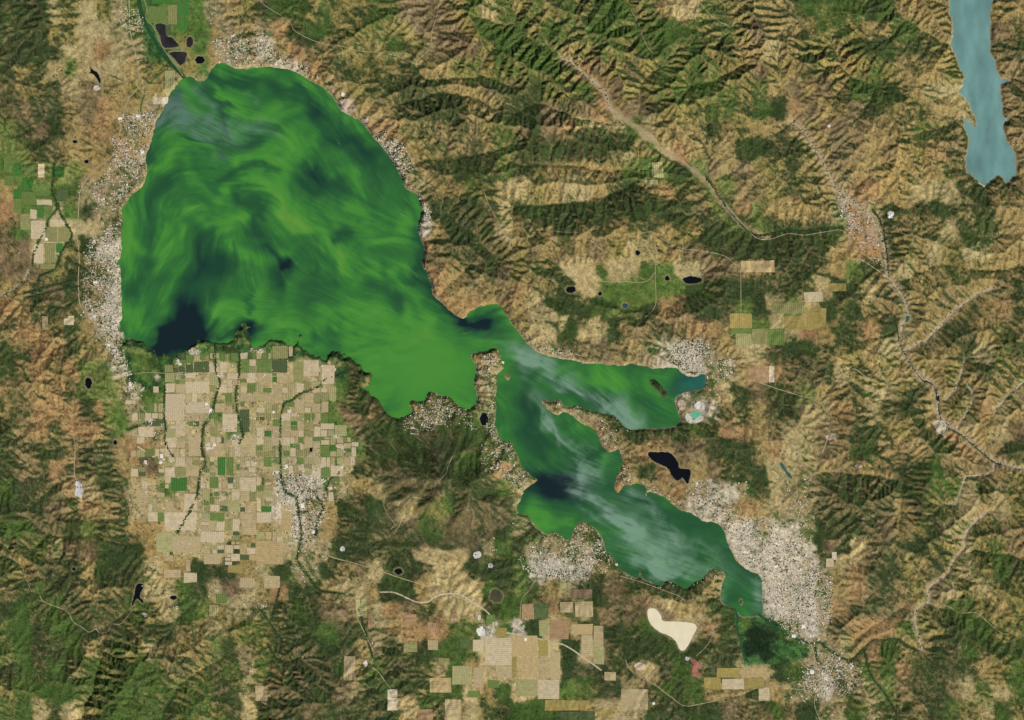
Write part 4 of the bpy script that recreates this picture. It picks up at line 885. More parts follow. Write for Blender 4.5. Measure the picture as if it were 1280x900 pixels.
def field(x0, y0, x1_, y1_, k, ang=0.0, label=None, quad=None):
    jig = random.Random(int(x0 * 31 + y0 * 17))
    q_ = quad or [(x0, y0), (x1_, y0), (x1_, y1_), (x0, y1_)]
    q_ = [(x + jig.uniform(-.6, .6), y + jig.uniform(-.6, .6)) for x, y in q_]
    w = max(x1_ - x0, 1); h = max(y1_ - y0, 1)
    nx = max(2, int(w / 1.6)); ny = max(2, int(h / 1.6))
    U, Vv = np.meshgrid(np.linspace(0, 1, nx + 1), np.linspace(0, 1, ny + 1))
    X = (q_[0][0] * (1 - U) + q_[1][0] * U) * (1 - Vv) + (q_[3][0] * (1 - U) + q_[2][0] * U) * Vv
    Y = (q_[0][1] * (1 - U) + q_[1][1] * U) * (1 - Vv) + (q_[3][1] * (1 - U) + q_[2][1] * U) * Vv
    if ang:
        cx, cy = X.mean(), Y.mean(); c, s_ = math.cos(ang), math.sin(ang)
        X, Y = cx + (X - cx) * c - (Y - cy) * s_, cy + (X - cx) * s_ + (Y - cy) * c
    ht = 0.10
    zz = np.maximum.reduce([zat(X + dx, Y + dy) for dx, dy in ((0, 0), (.8, 0), (-.8, 0), (0, .8), (0, -.8))]) + ht
    n = nx + 1
    vs_ = [W(x, y, z) for x, y, z in zip(X.ravel(), Y.ravel(), zz.ravel())]
    fs = [(j * n + i, (j + 1) * n + i, (j + 1) * n + i + 1, j * n + i + 1) for j in range(ny) for i in range(nx)]
    ring = [i for i in range(n)] + [j * n + nx for j in range(1, ny + 1)] + [ny * n + i for i in range(nx - 1, -1, -1)] + [j * n for j in range(ny - 1, 0, -1)]
    b0 = len(vs_)
    vs_ += [(vs_[r_][0], vs_[r_][1], vs_[r_][2] - 0.25 * S) for r_ in ring]
    m_ = len(ring)
    fs += [(ring[i], b0 + i, b0 + (i + 1) % m_, ring[(i + 1) % m_]) for i in range(m_)]
    o = mesh_obj('field', vs_, fs, [random.choice(FM[k])], terrain)
    fields.append((x0, y0, x1_, y1_))
    if label: o['label'] = label
FIELDS = [(591,800,605,814,'P'),(606,797,640,831,'C'),(565,832,590,855,'C'),(592,834,605,860,'C'),(620,832,640,847,'C'),(537,847,564,865,'C'),(620,785,633,796,'Y'),(484,861,497,888,'W'),(521,886,541,902,'R'),(556,874,576,902,'T'),
 (445,748,459,770,'L'),(640,794,672,820,'C'),(673,800,685,820,'Y'),(640,821,646,847,'C'),(647,821,672,847,'C'),(673,821,686,847,'C'),(687,815,700,847,'T'),(645,849,672,870,'C'),(673,849,699,874,'C'),
 (687,775,711,799,'R'),(674,775,686,795,'C'),(714,780,741,793,'C'),(727,794,741,820,'C'),(742,782,754,806,'T'),(742,807,755,830,'C'),(719,752,741,771,'T'),(699,728,713,736,'C'),(652,755,667,774,'R'),(667,754,686,773,'D'),
 (681,875,735,888,'Y'),(747,887,765,897,'C'),(776,861,810,887,'T'),(896,835,925,847,'Y'),(926,835,962,847,'C'),(880,847,901,861,'C'),(902,848,930,861,'C'),(931,848,955,861,'Y'),(948,860,962,876,'P'),
 (926,326,968,340,'C'),(1035,354,1057,364,'C'),(1005,365,1028,377,'C'),(965,378,1006,392,'O'),(1007,385,1032,412,'Y'),(960,411,980,431,'G'),(912,392,940,410,'Y'),(919,417,939,432,'L'),(940,411,959,430,'O'),(980,395,1006,411,'Y'),(914,410,938,417,'G'),
 (934,457,960,477,'R'),(961,457,968,478,'W'),(895,458,912,464,'O'),(797,189,806,196,'Y'),(801,206,812,221,'G'),(814,203,829,222,'L'),(800,197,816,204,'G'),(806,225,822,231,'L'),
 (17,236,27,249,'B'),(46,249,65,256,'P'),(45,230,62,245,'G'),(25,267,38,287,'O'),(38,262,46,274,'P'),(39,276,57,299,'P'),(62,274,82,282,'P'),(58,284,72,302,'O'),(73,284,88,302,'O'),(43,305,54,329,'P'),(56,304,69,328,'O'),(70,304,78,316,'B'),
 (48,257,54,272,'B'),(55,257,66,270,'G'),(50,330,70,336,'O'),(17,250,27,266,'G'),(28,240,44,256,'G'),(5,195,15,215,'G'),(17,204,27,220,'B'),(28,222,42,238,'B'),(48,205,56,222,'P'),(30,206,45,220,'G'),(6,220,16,232,'G'),(68,210,80,222,'B'),
 (72,237,84,252,'D'),(184,8,208,29,'G'),(210,6,221,30,'O'),(222,0,236,20,'B'),(190,-4,217,5,'B'),(222,22,234,38,'B'),(207,31,214,44,'D'),(86,395,93,402,'P'),(80,398,92,406,'P'),(52,395,60,412,'T'),
 (181,105,204,124,'Y'),(206,88,219,112,'L'),(192,121,210,130,'W'),(1040,690,1046,700,'W'),(565,765,572,772,'R'),(505,768,520,780,'R'),(535,778,548,790,'R'),(460,770,466,785,'R'),(430,820,444,850,'T'),(512,802,522,815,'O'),
 (320,857,334,876,'T'),(1003,700,1012,712,'T'),(845,470,846,471,'T')][:-1]
FIELDS += [(505,803,520,815,'O'),(535,800,548,812,'T'),(548,822,562,830,'O'),(575,797,588,810,'D'),(608,768,619,778,'G'),(700,752,716,765,'T'),(713,736,740,748,'K'),(756,840,770,850,'T'),(700,889,744,900,'D'),(766,894,790,902,'T'),
 (585,863,600,872,'G'),(610,850,624,860,'G'),(330,720,350,735,'T'),(255,692,275,705,'T'),(285,706,303,716,'C'),(230,716,246,728,'P'),(205,712,226,722,'T'),(300,722,318,734,'T'),(270,742,284,754,'G'),(262,756,274,770,'L'),(1033,698,1042,708,'P'),(905,450,918,458,'P'),(912,470,926,476,'T')]
fr = random.Random(9)
for f in FIELDS:
    k = fr.choice('CCTPLY') if f[4] == 'C' else f[4]
    field(*f[:4], k)
random.seed(21)
BV = [(160,474),(200,468),(212,448),(238,436),(262,432),(300,436),(340,430),(365,434),(395,446),(420,450),(425,480),(415,520),(435,545),(455,560),(440,590),(415,620),(400,660),(375,700),(345,705),(300,700),(260,712),(200,705),(195,650),(160,620),(170,540),(158,520)]
KEL = [(338,588),(384,592),(412,618),(405,650),(388,672),(368,665),(352,640),(340,615)]
BIGF = [(206,641,246,663,'P'),(214,597,234,614,'B'),(207,492,230,525,'P'),(232,503,262,516,'P'),(232,477,262,491,'P'),(278,517,296,540,'P'),(236,543,252,570,'T'),(380,450,398,470,'P'),(367,452,379,478,'O'),(402,456,418,480,'P'),
 (196,665,216,690,'L'),(217,670,250,690,'T'),(251,664,280,678,'P'),(230,618,246,638,'P'),(352,632,366,664,'C'),(320,676,354,705,'C'),(302,650,320,668,'T'),(340,480,352,502,'T'),(272,571,282,594,'B'),(283,571,292,594,'G'),(300,512,312,540,'D')]
for f in BIGF: field(*f)
dcr = dist_lines(TREED, gx, gy, 8.0)
def near_creek(x, y): return dcr[int(round((y - GY0) / h2)), int(round((x - GX0) / h2))]
leaves = []
def split(x0, y0, x1_, y1_, d):
    w, h = x1_ - x0, y1_ - y0
    lim = random.choice((9, 11, 13, 16, 20))
    if (w <= lim and h <= lim) or d > 9: leaves.append((x0, y0, x1_, y1_)); return
    t = random.choice((.5, .5, .42, .58, .34))
    if w > h * random.uniform(.8, 1.2): split(x0, y0, x0 + w * t, y1_, d + 1); split(x0 + w * t, y0, x1_, y1_, d + 1)
    else: split(x0, y0, x1_, y0 + h * t, d + 1); split(x0, y0 + h * t, x1_, y1_, d + 1)
for xa, xb in ((156, 206), (206, 232), (232, 262), (262, 300), (300, 320), (320, 340), (340, 380), (380, 401), (401, 458)):
    for ya, yb in ((432, 466), (466, 491), (491, 516), (516, 546), (546, 571), (571, 596), (596, 640), (640, 664), (664, 714)): split(xa, ya, xb, yb, 0)
leaves.sort(key=lambda q_: -(q_[2] - q_[0]) * (q_[3] - q_[1]))
small = []
for (x0, y0, x1_, y1_) in leaves:
    cx, cy = (x0 + x1_) / 2, (y0 + y1_) / 2
    if not pin(BV, cx, cy) or pin(KEL, cx, cy): continue
    if sl[int(round((cy - GY0) / h2)), int(round((cx - GX0) / h2))] < 6: continue
    if any(min(x1_, f[2]) - max(x0, f[0]) > 1 and min(y1_, f[3]) - max(y0, f[1]) > 1 for f in BIGF + FIELDS): continue
    if near_creek(cx, cy) < 2.2 or random.random() < 0.06: continue
    if not pin(BV, cx + random.uniform(-9, 9), cy + random.uniform(-9, 9)): continue
    if cx < 205 and random.random() < 0.4: continue
    ks = 'PPPPTTTLLOOGGD' if cx < 330 else 'PPPTTTLLLOOOGGB'
    if cy < 470: ks = 'PPTTLOGGD'
    if cy > 660: ks = 'PTTCLOD'
    g_ = random.uniform(.3, .8)
    k = random.choice(ks)
    if len(fields) < 298: field(x0 + g_, y0 + g_, x1_ - g_, y1_ - g_, k)
    else:
        small.append((x0 + g_, y0 + g_, x1_ - g_, y1_ - g_, k)); fields.append(small[-1][:4])
kk = list(FC); vs_, fs, mi_ = [], [], []
for x0, y0, x1_, y1_, k in small:
    X, Y = np.meshgrid(np.linspace(x0, x1_, 5), np.linspace(y0, y1_, 5)); b0 = len(vs_)
    vs_ += [W(x, y, z) for x, y, z in zip(X.ravel(), Y.ravel(), (zat(X, Y) + .14).ravel())]
    for j in range(4):
        for i in range(4): fs.append((b0 + j * 5 + i, b0 + j * 5 + 5 + i, b0 + j * 5 + 6 + i, b0 + j * 5 + i + 1)); mi_.append(kk.index(k))
if small:
    o = mesh_obj('small_fields', vs_, fs, [FM[k][1] for k in kk], terrain, mi_); o['kind'] = 'stuff'

# ------------------------------------------------------------------ quarries, bare pads and spoil heaps, each a terraced bare patch
def bare(name, pl, c, label, cat, up=0.18):
    L = rough_line(pl, 1.3, 0.7, True, int(pl[0][0]))
    a = np.array(L); ctr = a.mean(0); a = ctr + (a - ctr) * .85; c = tuple(v_ * .94 for v_ in c)
    m = noise_mat('bare_' + name, c, .16, 2.2)
    vs_, fs = [], []
    n = len(L)
    for k, r_ in enumerate((1.04, 1.0, .82, .8, .55, .52, .25)):
        q_ = ctr + (a - ctr) * r_
        st = up - 0.03 * (k // 2)
        zz = np.maximum.reduce([zat(q_[:, 0] + dx, q_[:, 1] + dy) for dx, dy in ((0, 0), (1, 0), (-1, 0), (0, 1), (0, -1))]) + (st if k else -0.4)
        vs_ += [W(x, y, z) for (x, y), z in zip(q_, zz)]
    for k in range(6):
        for i in range(n):
            j = (i + 1) % n
            fs.append((k * n + i, k * n + j, (k + 1) * n + j, (k + 1) * n + i))
    fs.append(tuple(6 * n + i for i in range(n)))
    o = mesh_obj(name, vs_, fs, [m])
    import bmesh
    bm = bmesh.new(); bm.from_mesh(o.data); bmesh.ops.recalc_face_normals(bm, faces=bm.faces); bm.to_mesh(o.data); bm.free()
    if o.data.polygons[-1].normal.z < 0: o.data.flip_normals()
    return tag(o, label, cat)
BARE = [('quarry_pit',oval(601,789,6,7,16),(228,224,216),'bright white round quarry pit beside the southern highway','quarry'),
 ('quarry_pit',oval(599,772,2.6,4,10),(222,218,208),'small white pit just north of the white round quarry','quarry'),
 ('quarry_pit',[(94,600),(101,601),(104,609),(105,617),(100,623),(93,619),(94,610)],(206,202,198),'pale grey quarry at the end of a western hill lane','quarry'),
 ('quarry_pit',oval(1113,268,4.5,6,12),(232,228,222),'white bare quarry pad under a dark eastern slope','quarry'),
 ('quarry_pit',[(862,823),(868,822),(874,828),(878,833),(872,838),(876,846),(868,846),(864,838),(866,830)],(170,112,100),'red and pink cinder quarry south of the dry lake','quarry'),
 ('quarry_pit',oval(859,823,3.2,3,10),(206,200,200),'grey white pad beside the red cinder quarry','quarry'),
 ('spoil_heap',[(852,498),(846,503),(849,513),(856,511),(858,504)],(204,184,158),'tan spoil heap on the shore west of the turquoise pond','spoil heap'),
 ('spoil_heap',[(869,503),(876,501),(882,506),(880,513),(872,512),(866,508)],(222,216,206),'white spoil heap north of the turquoise pond','spoil heap'),
 ('spoil_heap',[(858,515),(857,523),(862,527),(872,527),(880,522),(879,517),(879,525),(870,530),(858,528),(854,520)],(214,208,192),'white rim of spoil south of the turquoise pond','spoil heap'),
 ('quarry_pit',oval(800,833,8.5,5.5,14,.2),(214,192,164),'pale pink clearing inside the southern scrub loop','quarry'),
 ('quarry_pit',[(591,692),(598,688),(603,691),(601,697),(593,698)],(218,212,206),'white bare pad on the south flank of the volcano','quarry'),
 ('quarry_pit',oval(613,707,4,4,10),(212,206,196),'smaller white pad east of the volcano road','quarry'),
 ('quarry_pit',oval(457,829,3.4,4.4,10),(212,204,190),'white pad beside the southern creek road','quarry'),
 ('quarry_pit',oval(121,110,5,4,12),(206,196,184),'white clearing below the narrow black reservoir','quarry'),
 ('quarry_pit',oval(1036,158,2.6,2.2,9),(226,220,214),'tiny white pad above the gravel creek head','quarry'),
 ('quarry_pit',oval(428,686,3,4,10),(220,214,206),'white pad east of the southern farm town','quarry'),
 ('quarry_pit',[(1030,546),(1037,541),(1045,544),(1046,552),(1041,548),(1036,551)],(198,178,150),'tan crescent quarry beside the town highway','quarry'),
 ('quarry_pit',oval(1073,583,5,3.4,10,-.3),(206,182,152),'tan quarry pad at the end of an eastern lane','quarry'),
 ('quarry_pit',[(1165,527),(1178,524),(1186,534),(1180,545),(1170,540)],(198,186,162),'pale gravel works beside the eastern creek','quarry'),
 ('quarry_pit',oval(181,767,5,3.4,10,.5),(204,196,172),'pale dam bank south of the forked reservoir','dam'),
 ('quarry_pit',oval(429,118,3.2,3.2,9),(222,214,200),'white round clearing above the north shore','quarry'),
 ('quarry_pit',[(425,128),(432,122),(441,126),(446,138),(438,141),(429,137)],(196,176,150),'bare tan bench on the north-east shore','quarry'),
 ('quarry_pit',oval(249,571,0.1,0.1,6),(226,222,216),'x','quarry')][:-1]
for n_, pl, c, lab, cat in BARE: bare(n_, pl, c, lab, cat)
# earth dam of the reservoir
dm = rough_line([(1222,229),(1230,233),(1236,232),(1242,227)], 1.5, 0.1)
vs_, fs = [], []
a = np.array(dm); t = np.gradient(a, axis=0); t /= np.linalg.norm(t, axis=1)[:, None]; nn = np.stack([-t[:, 1], t[:, 0]], -1)
for o_, zz in ((-2.6, RES_Z - .6), (-.5, RES_Z + .45), (.5, RES_Z + .45), (3.6, RES_Z - .9)):
    vs_ += [W(x, y, zz) for x, y in a + nn * o_]
for k in range(3):
    for i in range(len(dm) - 1): fs.append((k * len(dm) + i, k * len(dm) + i + 1, (k + 1) * len(dm) + i + 1, (k + 1) * len(dm) + i))
dam = mesh_obj('earth_dam', vs_, fs, [noise_mat('dam_rock', (206, 190, 164), .12, 2)])
if dam.data.polygons[0].normal.z < 0: dam.data.flip_normals()
tag(dam, 'pale earth dam closing the south end of the blue reservoir', 'dam')

# ------------------------------------------------------------------ towns
TOWNS = [('west shore town',[(112,300),(135,285),(152,272),(151,330),(152,428),(172,490),(166,498),(150,470),(128,425),(106,385),(104,330)],900,30),
 ('strip of houses north of the western town',[(140,168),(185,180),(182,215),(160,250),(128,262),(112,240),(140,205)],330,18),
 ('hamlet at the north-west shore',[(158,138),(200,140),(196,160),(182,172),(150,160)],120,12),
 ('north shore town',[(262,50),(330,38),(350,68),(378,80),(408,106),(380,94),(330,83),(290,84),(272,72)],420,24),
 ('north-east shore town',[(466,166),(482,162),(498,172),(518,208),(506,226),(490,200)],330,26),
 ('narrow village under the eastern bluffs',[(506,226),(520,240),(536,262),(540,285),(528,287),(529,262),(520,243)],150,14),
 ('curved street town at the eastern arm',[(832,440),(848,427),(878,424),(890,438),(882,464),(868,470),(846,458)],420,34),
 ('hamlet beside the eastern arm town',[(896,450),(912,448),(920,468),(900,474)],60,8),
 ('largest town on the south-east shore',[(858,604),(884,598),(905,625),(925,648),(960,646),(985,660),(1012,700),(1042,730),(1038,775),(1012,802),(985,790),(955,764),(954,716),(930,706),(912,676),(900,655),(880,648)],1500,44),
 ('town south of the largest town',[(985,846),(1010,832),(1048,815),(1072,832),(1080,852),(1060,868),(1030,872),(1008,862)],300,22),
 ('farm town south of the valley fields',[(340,590),(376,592),(398,618),(412,640),(398,664),(380,690),(366,664),(350,622)],420,28),
 ('wooded suburb on the southern bay',[(648,694),(676,682),(700,692),(722,660),(738,656),(752,676),(768,700),(752,716),(722,726),(684,722),(654,712)],620,24),
 ('houses on the rocky cape of the upper arm',[(500,526),(528,504),(552,498),(584,514),(600,542),(576,524),(546,532),(528,545),(512,540)],320,16),
 ('houses on the peninsula between the arms',[(598,444),(620,440),(624,462),(618,500),(618,540),(640,556),(648,580),(662,600),(650,622),(632,598),(606,584),(602,560),(616,548),(606,535),(612,510),(604,480)],380,18),
 ('sparse hill suburb in the eastern valley',[(1042,242),(1066,248),(1096,286),(1106,340),(1090,328),(1060,290)],190,10),
 ('houses along the northern bay shore',[(642,412),(664,434),(700,446),(730,452),(712,440),(690,436),(664,424)],110,8),
 ('houses on the cape south of the eastern arm',[(684,506),(712,512),(742,520),(752,552),(768,570),(772,610),(800,606),(832,624),(850,640),(862,634),(826,612),(790,596),(782,570),(760,530),(730,510),(706,502)],170,8),
 ('village at the north end of the western highway',[(152,8),(178,14),(180,36),(164,44),(150,30)],80,8)]
WALL = [noise_mat('house_wall_' + n_, c, .05, 6) for n_, c in (('white', (222, 216, 206)), ('cream', (204, 190, 166)), ('grey', (166, 160, 152)))]
ROOFC = [(232,224,208),(212,202,182),(190,178,156),(166,152,126),(140,128,102),(196,178,144),(218,206,180),(166,136,108),(122,114,100)]
ROOF = [noise_mat('roof_' + n_, c, .06, 6) for n_, c in zip(('white_metal','light_grey','grey_shingle','brown_grey','dark_brown','tan_tile','cream','red_tile','slate'), ROOFC)]
def house_mesh(v):
    r_ = random.Random(v)
    w, d, h, rh = r_.uniform(.5, .75), r_.uniform(.36, .55), r_.uniform(.14, .22), r_.uniform(.08, .16)
    vs_ = [(-w, -d, -.25), (w, -d, -.25), (w, d, -.25), (-w, d, -.25), (-w, -d, h), (w, -d, h), (w, d, h), (-w, d, h), (-w, 0, h + rh), (w, 0, h + rh)]
    fs = [(0, 1, 5, 4), (1, 2, 6, 9, 5), (2, 3, 7, 6), (3, 0, 4, 8, 7)]
    e = .06
    vs_ += [(-w - e, -d - e, h - .02), (w + e, -d - e, h - .02), (w + e, 0, h + rh + .02), (-w - e, 0, h + rh + .02), (w + e, d + e, h - .02), (-w - e, d + e, h - .02)]
    fs += [(10, 11, 12, 13), (13, 12, 14, 15)]
    mi = [0, 0, 0, 0, 1, 1]
    if v % 3 == 0:   # an L-shaped wing
        b0 = len(vs_); ww = w * .45; dd = d * 1.9
        vs_ += [(-ww, 0, -.25), (ww, 0, -.25), (ww, dd, -.25), (-ww, dd, -.25), (-ww, 0, h * .9), (ww, 0, h * .9), (ww, dd, h * .9), (-ww, dd, h * .9), (0, 0, h + rh * .7), (0, dd, h + rh * .7)]
        fs += [tuple(b0 + k for k in f) for f in ((1, 2, 6, 5), (2, 3, 7, 9, 6), (3, 0, 4, 7), (5, 6, 9, 8), (7, 4, 8, 9))]; mi += [0, 0, 0, 1, 1]
    return np.array(vs_) * S, fs, mi
HM = [house_mesh(v) for v in range(7)]
HME = []
for v in range(7):
    for q_ in range(3):
        me = bpy.data.meshes.new('house'); me.from_pydata(HM[v][0].tolist(), [], HM[v][1])
        me.materials.append(WALL[(v + q_) % 3]); me.materials.append(ROOF[[0, 1, 6][q_] if v < 4 else [0, 2, 5][q_]])
        me.polygons.foreach_set('material_index', HM[v][2]); HME.append(me)
random.seed(5)
sv, sf, smi = [], [], []
road_d = dist_lines([r_[3] for r_ in ROADS], gx, gy, 4.0)
def cellidx(x, y): return int(round((y - GY0) / h2)), int(round((x - GX0) / h2))
def town_spots(pl, n, seed):
    """houses line up along a rotated, gently bent street grid, thinned where trees stand"""
    a = np.array(pl); r_ = random.Random(seed); out = []
    ang = r_.choice((0.0, 0.0, 0.2, -0.35, 0.5)); tries = 0
    c, s_ = math.cos(ang), math.sin(ang)
    while len(out) < n and tries < n * 10:
        tries += 1
        x, y = r_.uniform(a[:, 0].min(), a[:, 0].max()), r_.uniform(a[:, 1].min(), a[:, 1].max())
        u, v = x * c + y * s_, -x * s_ + y * c
        bend = 1.6 * math.sin(u / 19 + seed) + 1.2 * math.sin(v / 23)
        v2 = round((v + bend) / 3.1) * 3.1 - bend + r_.choice((-.75, .75)) + r_.uniform(-.25, .25)
        if r_.random() < .3: v2 = v
        x, y = u * c - v2 * s_, u * s_ + v2 * c
        if not pin(pl, x + r_.gauss(0, 2.6), y + r_.gauss(0, 2.6)): continue
        j, i = cellidx(x, y)
        if sl[j, i] < 0.9 or sr[j, i] < 1 or road_d[j, i] < 1.3: continue
        if float(vnoise(np.array(x / 9.0), np.array(y / 9.0), seed)) < r_.uniform(.12, .62): continue
        out.append((x, y, -ang + r_.choice((0, math.pi / 2)) + r_.uniform(-.12, .12), r_.uniform(.5, .9) * (1.5 if r_.random() < .08 else 1)))
    return out
m_street = noise_mat('street_asphalt', (176, 168, 154), .12, 3)
def streets(pl, seed):
    a = np.array(pl); r_ = random.Random(seed); ang = r_.choice((0.0, 0.0, 0.2, -0.35, 0.5)); c, s_ = math.cos(ang), math.sin(ang)
    us = a[:, 0] * c + a[:, 1] * s_; vs0 = -a[:, 0] * s_ + a[:, 1] * c
    vv, ff = [], []
    def run(pts, w):
        cur = []
        for (x, y) in pts + [None] if False else pts:
            j, i = cellidx(x, y)
            ok = pin(pl, x, y) and sl[j, i] > 1.2 and slope[j, i] < .5 and float(vnoise(np.array(x / 9.0), np.array(y / 9.0), seed)) > .3
            if ok: cur.append((x, y))
            if not ok or (x, y) == pts[-1]:
                if len(cur) > 3:
                    q_ = np.array(cur); t = np.gradient(q_, axis=0); t /= np.linalg.norm(t, axis=1)[:, None] + 1e-9; nn = np.stack([-t[:, 1], t[:, 0]], -1) * w / 2
                    A_, B_ = q_ + nn, q_ - nn; b0 = len(vv); m_ = len(cur)
                    for Q_ in (A_, B_):
                        for (x_, y_), z_ in zip(Q_, zat(Q_[:, 0], Q_[:, 1]) + .1): vv.append(W(x_, y_, z_))
                    for k in range(m_ - 1): ff.append((b0 + k, b0 + k + 1, b0 + m_ + k + 1, b0 + m_ + k))
                cur = []
    bend = lambda u, v: 1.6 * math.sin(u / 19 + seed) + 1.2 * math.sin(v / 23)
    for vr in np.arange(math.floor(vs0.min() / 6.2) * 6.2, vs0.max(), 6.2):
        run([(u * c - (vr + 1.55 - bend(u, vr)) * s_, u * s_ + (vr + 1.55 - bend(u, vr)) * c) for u in np.arange(us.min(), us.max(), 1.4)], .6)
    for ur in np.arange(us.min(), us.max(), 11.0):
        run([((ur + bend(v, ur)) * c - v * s_, (ur + bend(v, ur)) * s_ + v * c) for v in np.arange(vs0.min(), vs0.max(), 1.4)], .6)
    if ff:
        o = mesh_obj('streets', vv, ff, [m_street]); tag(o, None, None, None, 'structure')
        if o.data.polygons[0].normal.z < 0: o.data.flip_normals()
for ti, (tname, pl, n, k_ind) in enumerate(TOWNS):
    streets(pl, ti + 1)
    sp = town_spots(pl, int(n * 1.9), ti + 1)
    sp.sort(key=lambda s_: -s_[3])
    for q_, (x, y, a_, sc) in enumerate(sp):
        z = float(zat(x, y))
        v = random.randrange(7)
        if q_ < k_ind:
            o = bpy.data.objects.new('house', random.choice(HME)); o.location = W(x, y, z + .05); o.rotation_euler = (0, 0, a_); o.scale = (sc * 1.15,) * 3
            col.objects.link(o)
            tag(o, 'larger pale roofed house in the ' + tname if not tname.startswith(('houses', 'strip')) else 'larger pale roofed building among the ' + tname, 'house', 'larger houses, ' + tname)
        else:
            c, s_ = math.cos(a_), math.sin(a_); b0 = len(sv); hv, hf, hm = HM[v]
            px, py, pz = W(x, y, z + .05)
            for vx_, vy_, vz_ in hv: sv.append((px + (vx_ * c - vy_ * s_) * sc, py + (vx_ * s_ + vy_ * c) * sc, pz + vz_ * sc))
            wm_ = random.randrange(3); rm_ = random.choices(range(9), (8, 9, 9, 6, 4, 6, 8, 1, 3))[0]
            for f, mi_ in zip(hf, hm): sf.append(tuple(b0 + t_ for t_ in f)); smi.append(wm_ if mi_ == 0 else 3 + rm_)
# scattered farmhouses of the valley floor and hamlets
def scatter(n, test, seed):
    r_ = random.Random(seed); k = 0; t_ = 0
    while k < n and t_ < n * 30:
        t_ += 1
        x, y = r_.uniform(0, 1280), r_.uniform(0, 900)
        if not test(x, y): continue
        j, i = cellidx(x, y)
        if sl[j, i] < 1.2 or sr[j, i] < 1.2 or slope[j, i] > .25: continue
        if any(f[0] + .8 < x < f[2] - .8 and f[1] + .8 < y < f[3] - .8 for f in fields) and r_.random() < .8: continue
        for _ in range(r_.choice((1, 1, 2, 3))):
            xx, yy = x + r_.uniform(-1.8, 1.8), y + r_.uniform(-1.8, 1.8)
            c, s_ = math.cos(r_.choice((0, 1.57))), 0.0; a_ = r_.uniform(0, 3.1); c, s_ = math.cos(a_), math.sin(a_)
            b0 = len(sv); v = r_.randrange(7); hv, hf, hm = HM[v]; sc = r_.uniform(.6, 1.15)
            px, py, pz = W(xx, yy, float(zat(xx, yy)) + .12)
            for vx_, vy_, vz_ in hv: sv.append((px + (vx_ * c - vy_ * s_) * sc, py + (vx_ * s_ + vy_ * c) * sc, pz + vz_ * sc))
            for f, mi_ in zip(hf, hm): sf.append(tuple(b0 + q_ for q_ in f)); smi.append(r_.randrange(3) if mi_ == 0 else 3 + r_.choice((0, 0, 1, 2, 3, 6)))
        k += 1
ykey, xkey, fkey = keys.index('y'), keys.index('x'), keys.index('f')
def in_y(x, y): j, i = cellidx(x, y); return cls[j, i] in (ykey, xkey)
def in_f(x, y): j, i = cellidx(x, y); return cls[j, i] == fkey and 100 < x < 470 and y > 430
def put_house(x, y, a_, sc, r_):
    b0 = len(sv); hv, hf, hm = HM[r_.randrange(7)]; c, s_ = math.cos(a_), math.sin(a_)
    px, py, pz = W(x, y, float(zat(x, y)) + .08)
    for vx_, vy_, vz_ in hv: sv.append((px + (vx_ * c - vy_ * s_) * sc, py + (vx_ * s_ + vy_ * c) * sc, pz + vz_ * sc))
    wm_ = r_.randrange(3); rm_ = r_.choice((0, 1, 2, 3, 5, 6))
    for f, mi_ in zip(hf, hm): sf.append(tuple(b0 + q_ for q_ in f)); smi.append(wm_ if mi_ == 0 else 3 + rm_)
# houses strung along the shore road
r_ = random.Random(77)
for i_, (x, y) in enumerate(lake_line):
    if (y > 402 and x < 500) or (x > 905 and y > 755): continue
    if float(vnoise(np.array(x / 16.0), np.array(y / 16.0), 2)) < .32: continue
    for _ in range(3):
        xx, yy = x + r_.uniform(-3.2, 3.2), y + r_.uniform(-3.2, 3.2); j, i = cellidx(xx, yy)
        if 0.9 < sl[j, i] < 3.2: put_house(xx, yy, r_.uniform(0, 3.1), r_.uniform(.4, .8), r_)
for yx, yy, yr in YARDS:
    for _ in range(int(yr * 3)):
        xx, yy2 = r_.gauss(yx, yr * .5), r_.gauss(yy, yr * .45); j, i = cellidx(xx, yy2)
        if sl[j, i] > 1.2: put_house(xx, yy2, r_.choice((0, 1.57)) + r_.uniform(-.1, .1), r_.uniform(.7, 1.5), r_)
scatter(900, in_y, 3); scatter(230, in_f, 4)
o = mesh_obj('town_houses', sv, sf, WALL + ROOF, None, smi)
tag(o, 'thousands of small pale roofed houses in the lakeside towns', 'houses', None, 'stuff')
# large flat white buildings
def shed(x, y, w, d, h, a_, c, label, group):
    e = tag(bpy.data.objects.new('large_building', None), label, 'building', group); col.objects.link(e)
    e.location = W(x, y, float(zat(x, y))); e.rotation_euler = (0, 0, a_)
    w *= S; d *= S; h *= S
    def box(n_, x0, y0, z0, x1_, y1_, z1_, m):
        vs_ = [(x0, y0, z0), (x1_, y0, z0), (x1_, y1_, z0), (x0, y1_, z0), (x0, y0, z1_), (x1_, y0, z1_), (x1_, y1_, z1_), (x0, y1_, z1_)]
        return mesh_obj(n_, vs_, [(0, 1, 5, 4), (1, 2, 6, 5), (2, 3, 7, 6), (3, 0, 4, 7), (4, 5, 6, 7), (3, 2, 1, 0)], [m], e)
    box('wall', -w, -d, -.2 * S, w, d, h, WALL[0])
    t_ = .07
    r_ = mesh_obj('roof', [(-w - t_, -d - t_, h), (w + t_, -d - t_, h), (w + t_, d + t_, h), (-w - t_, d + t_, h), (-w - t_, 0, h + .16 * S), (w + t_, 0, h + .16 * S)], [(0, 1, 5, 4), (2, 3, 4, 5), (1, 2, 5), (3, 0, 4)], [c], e)
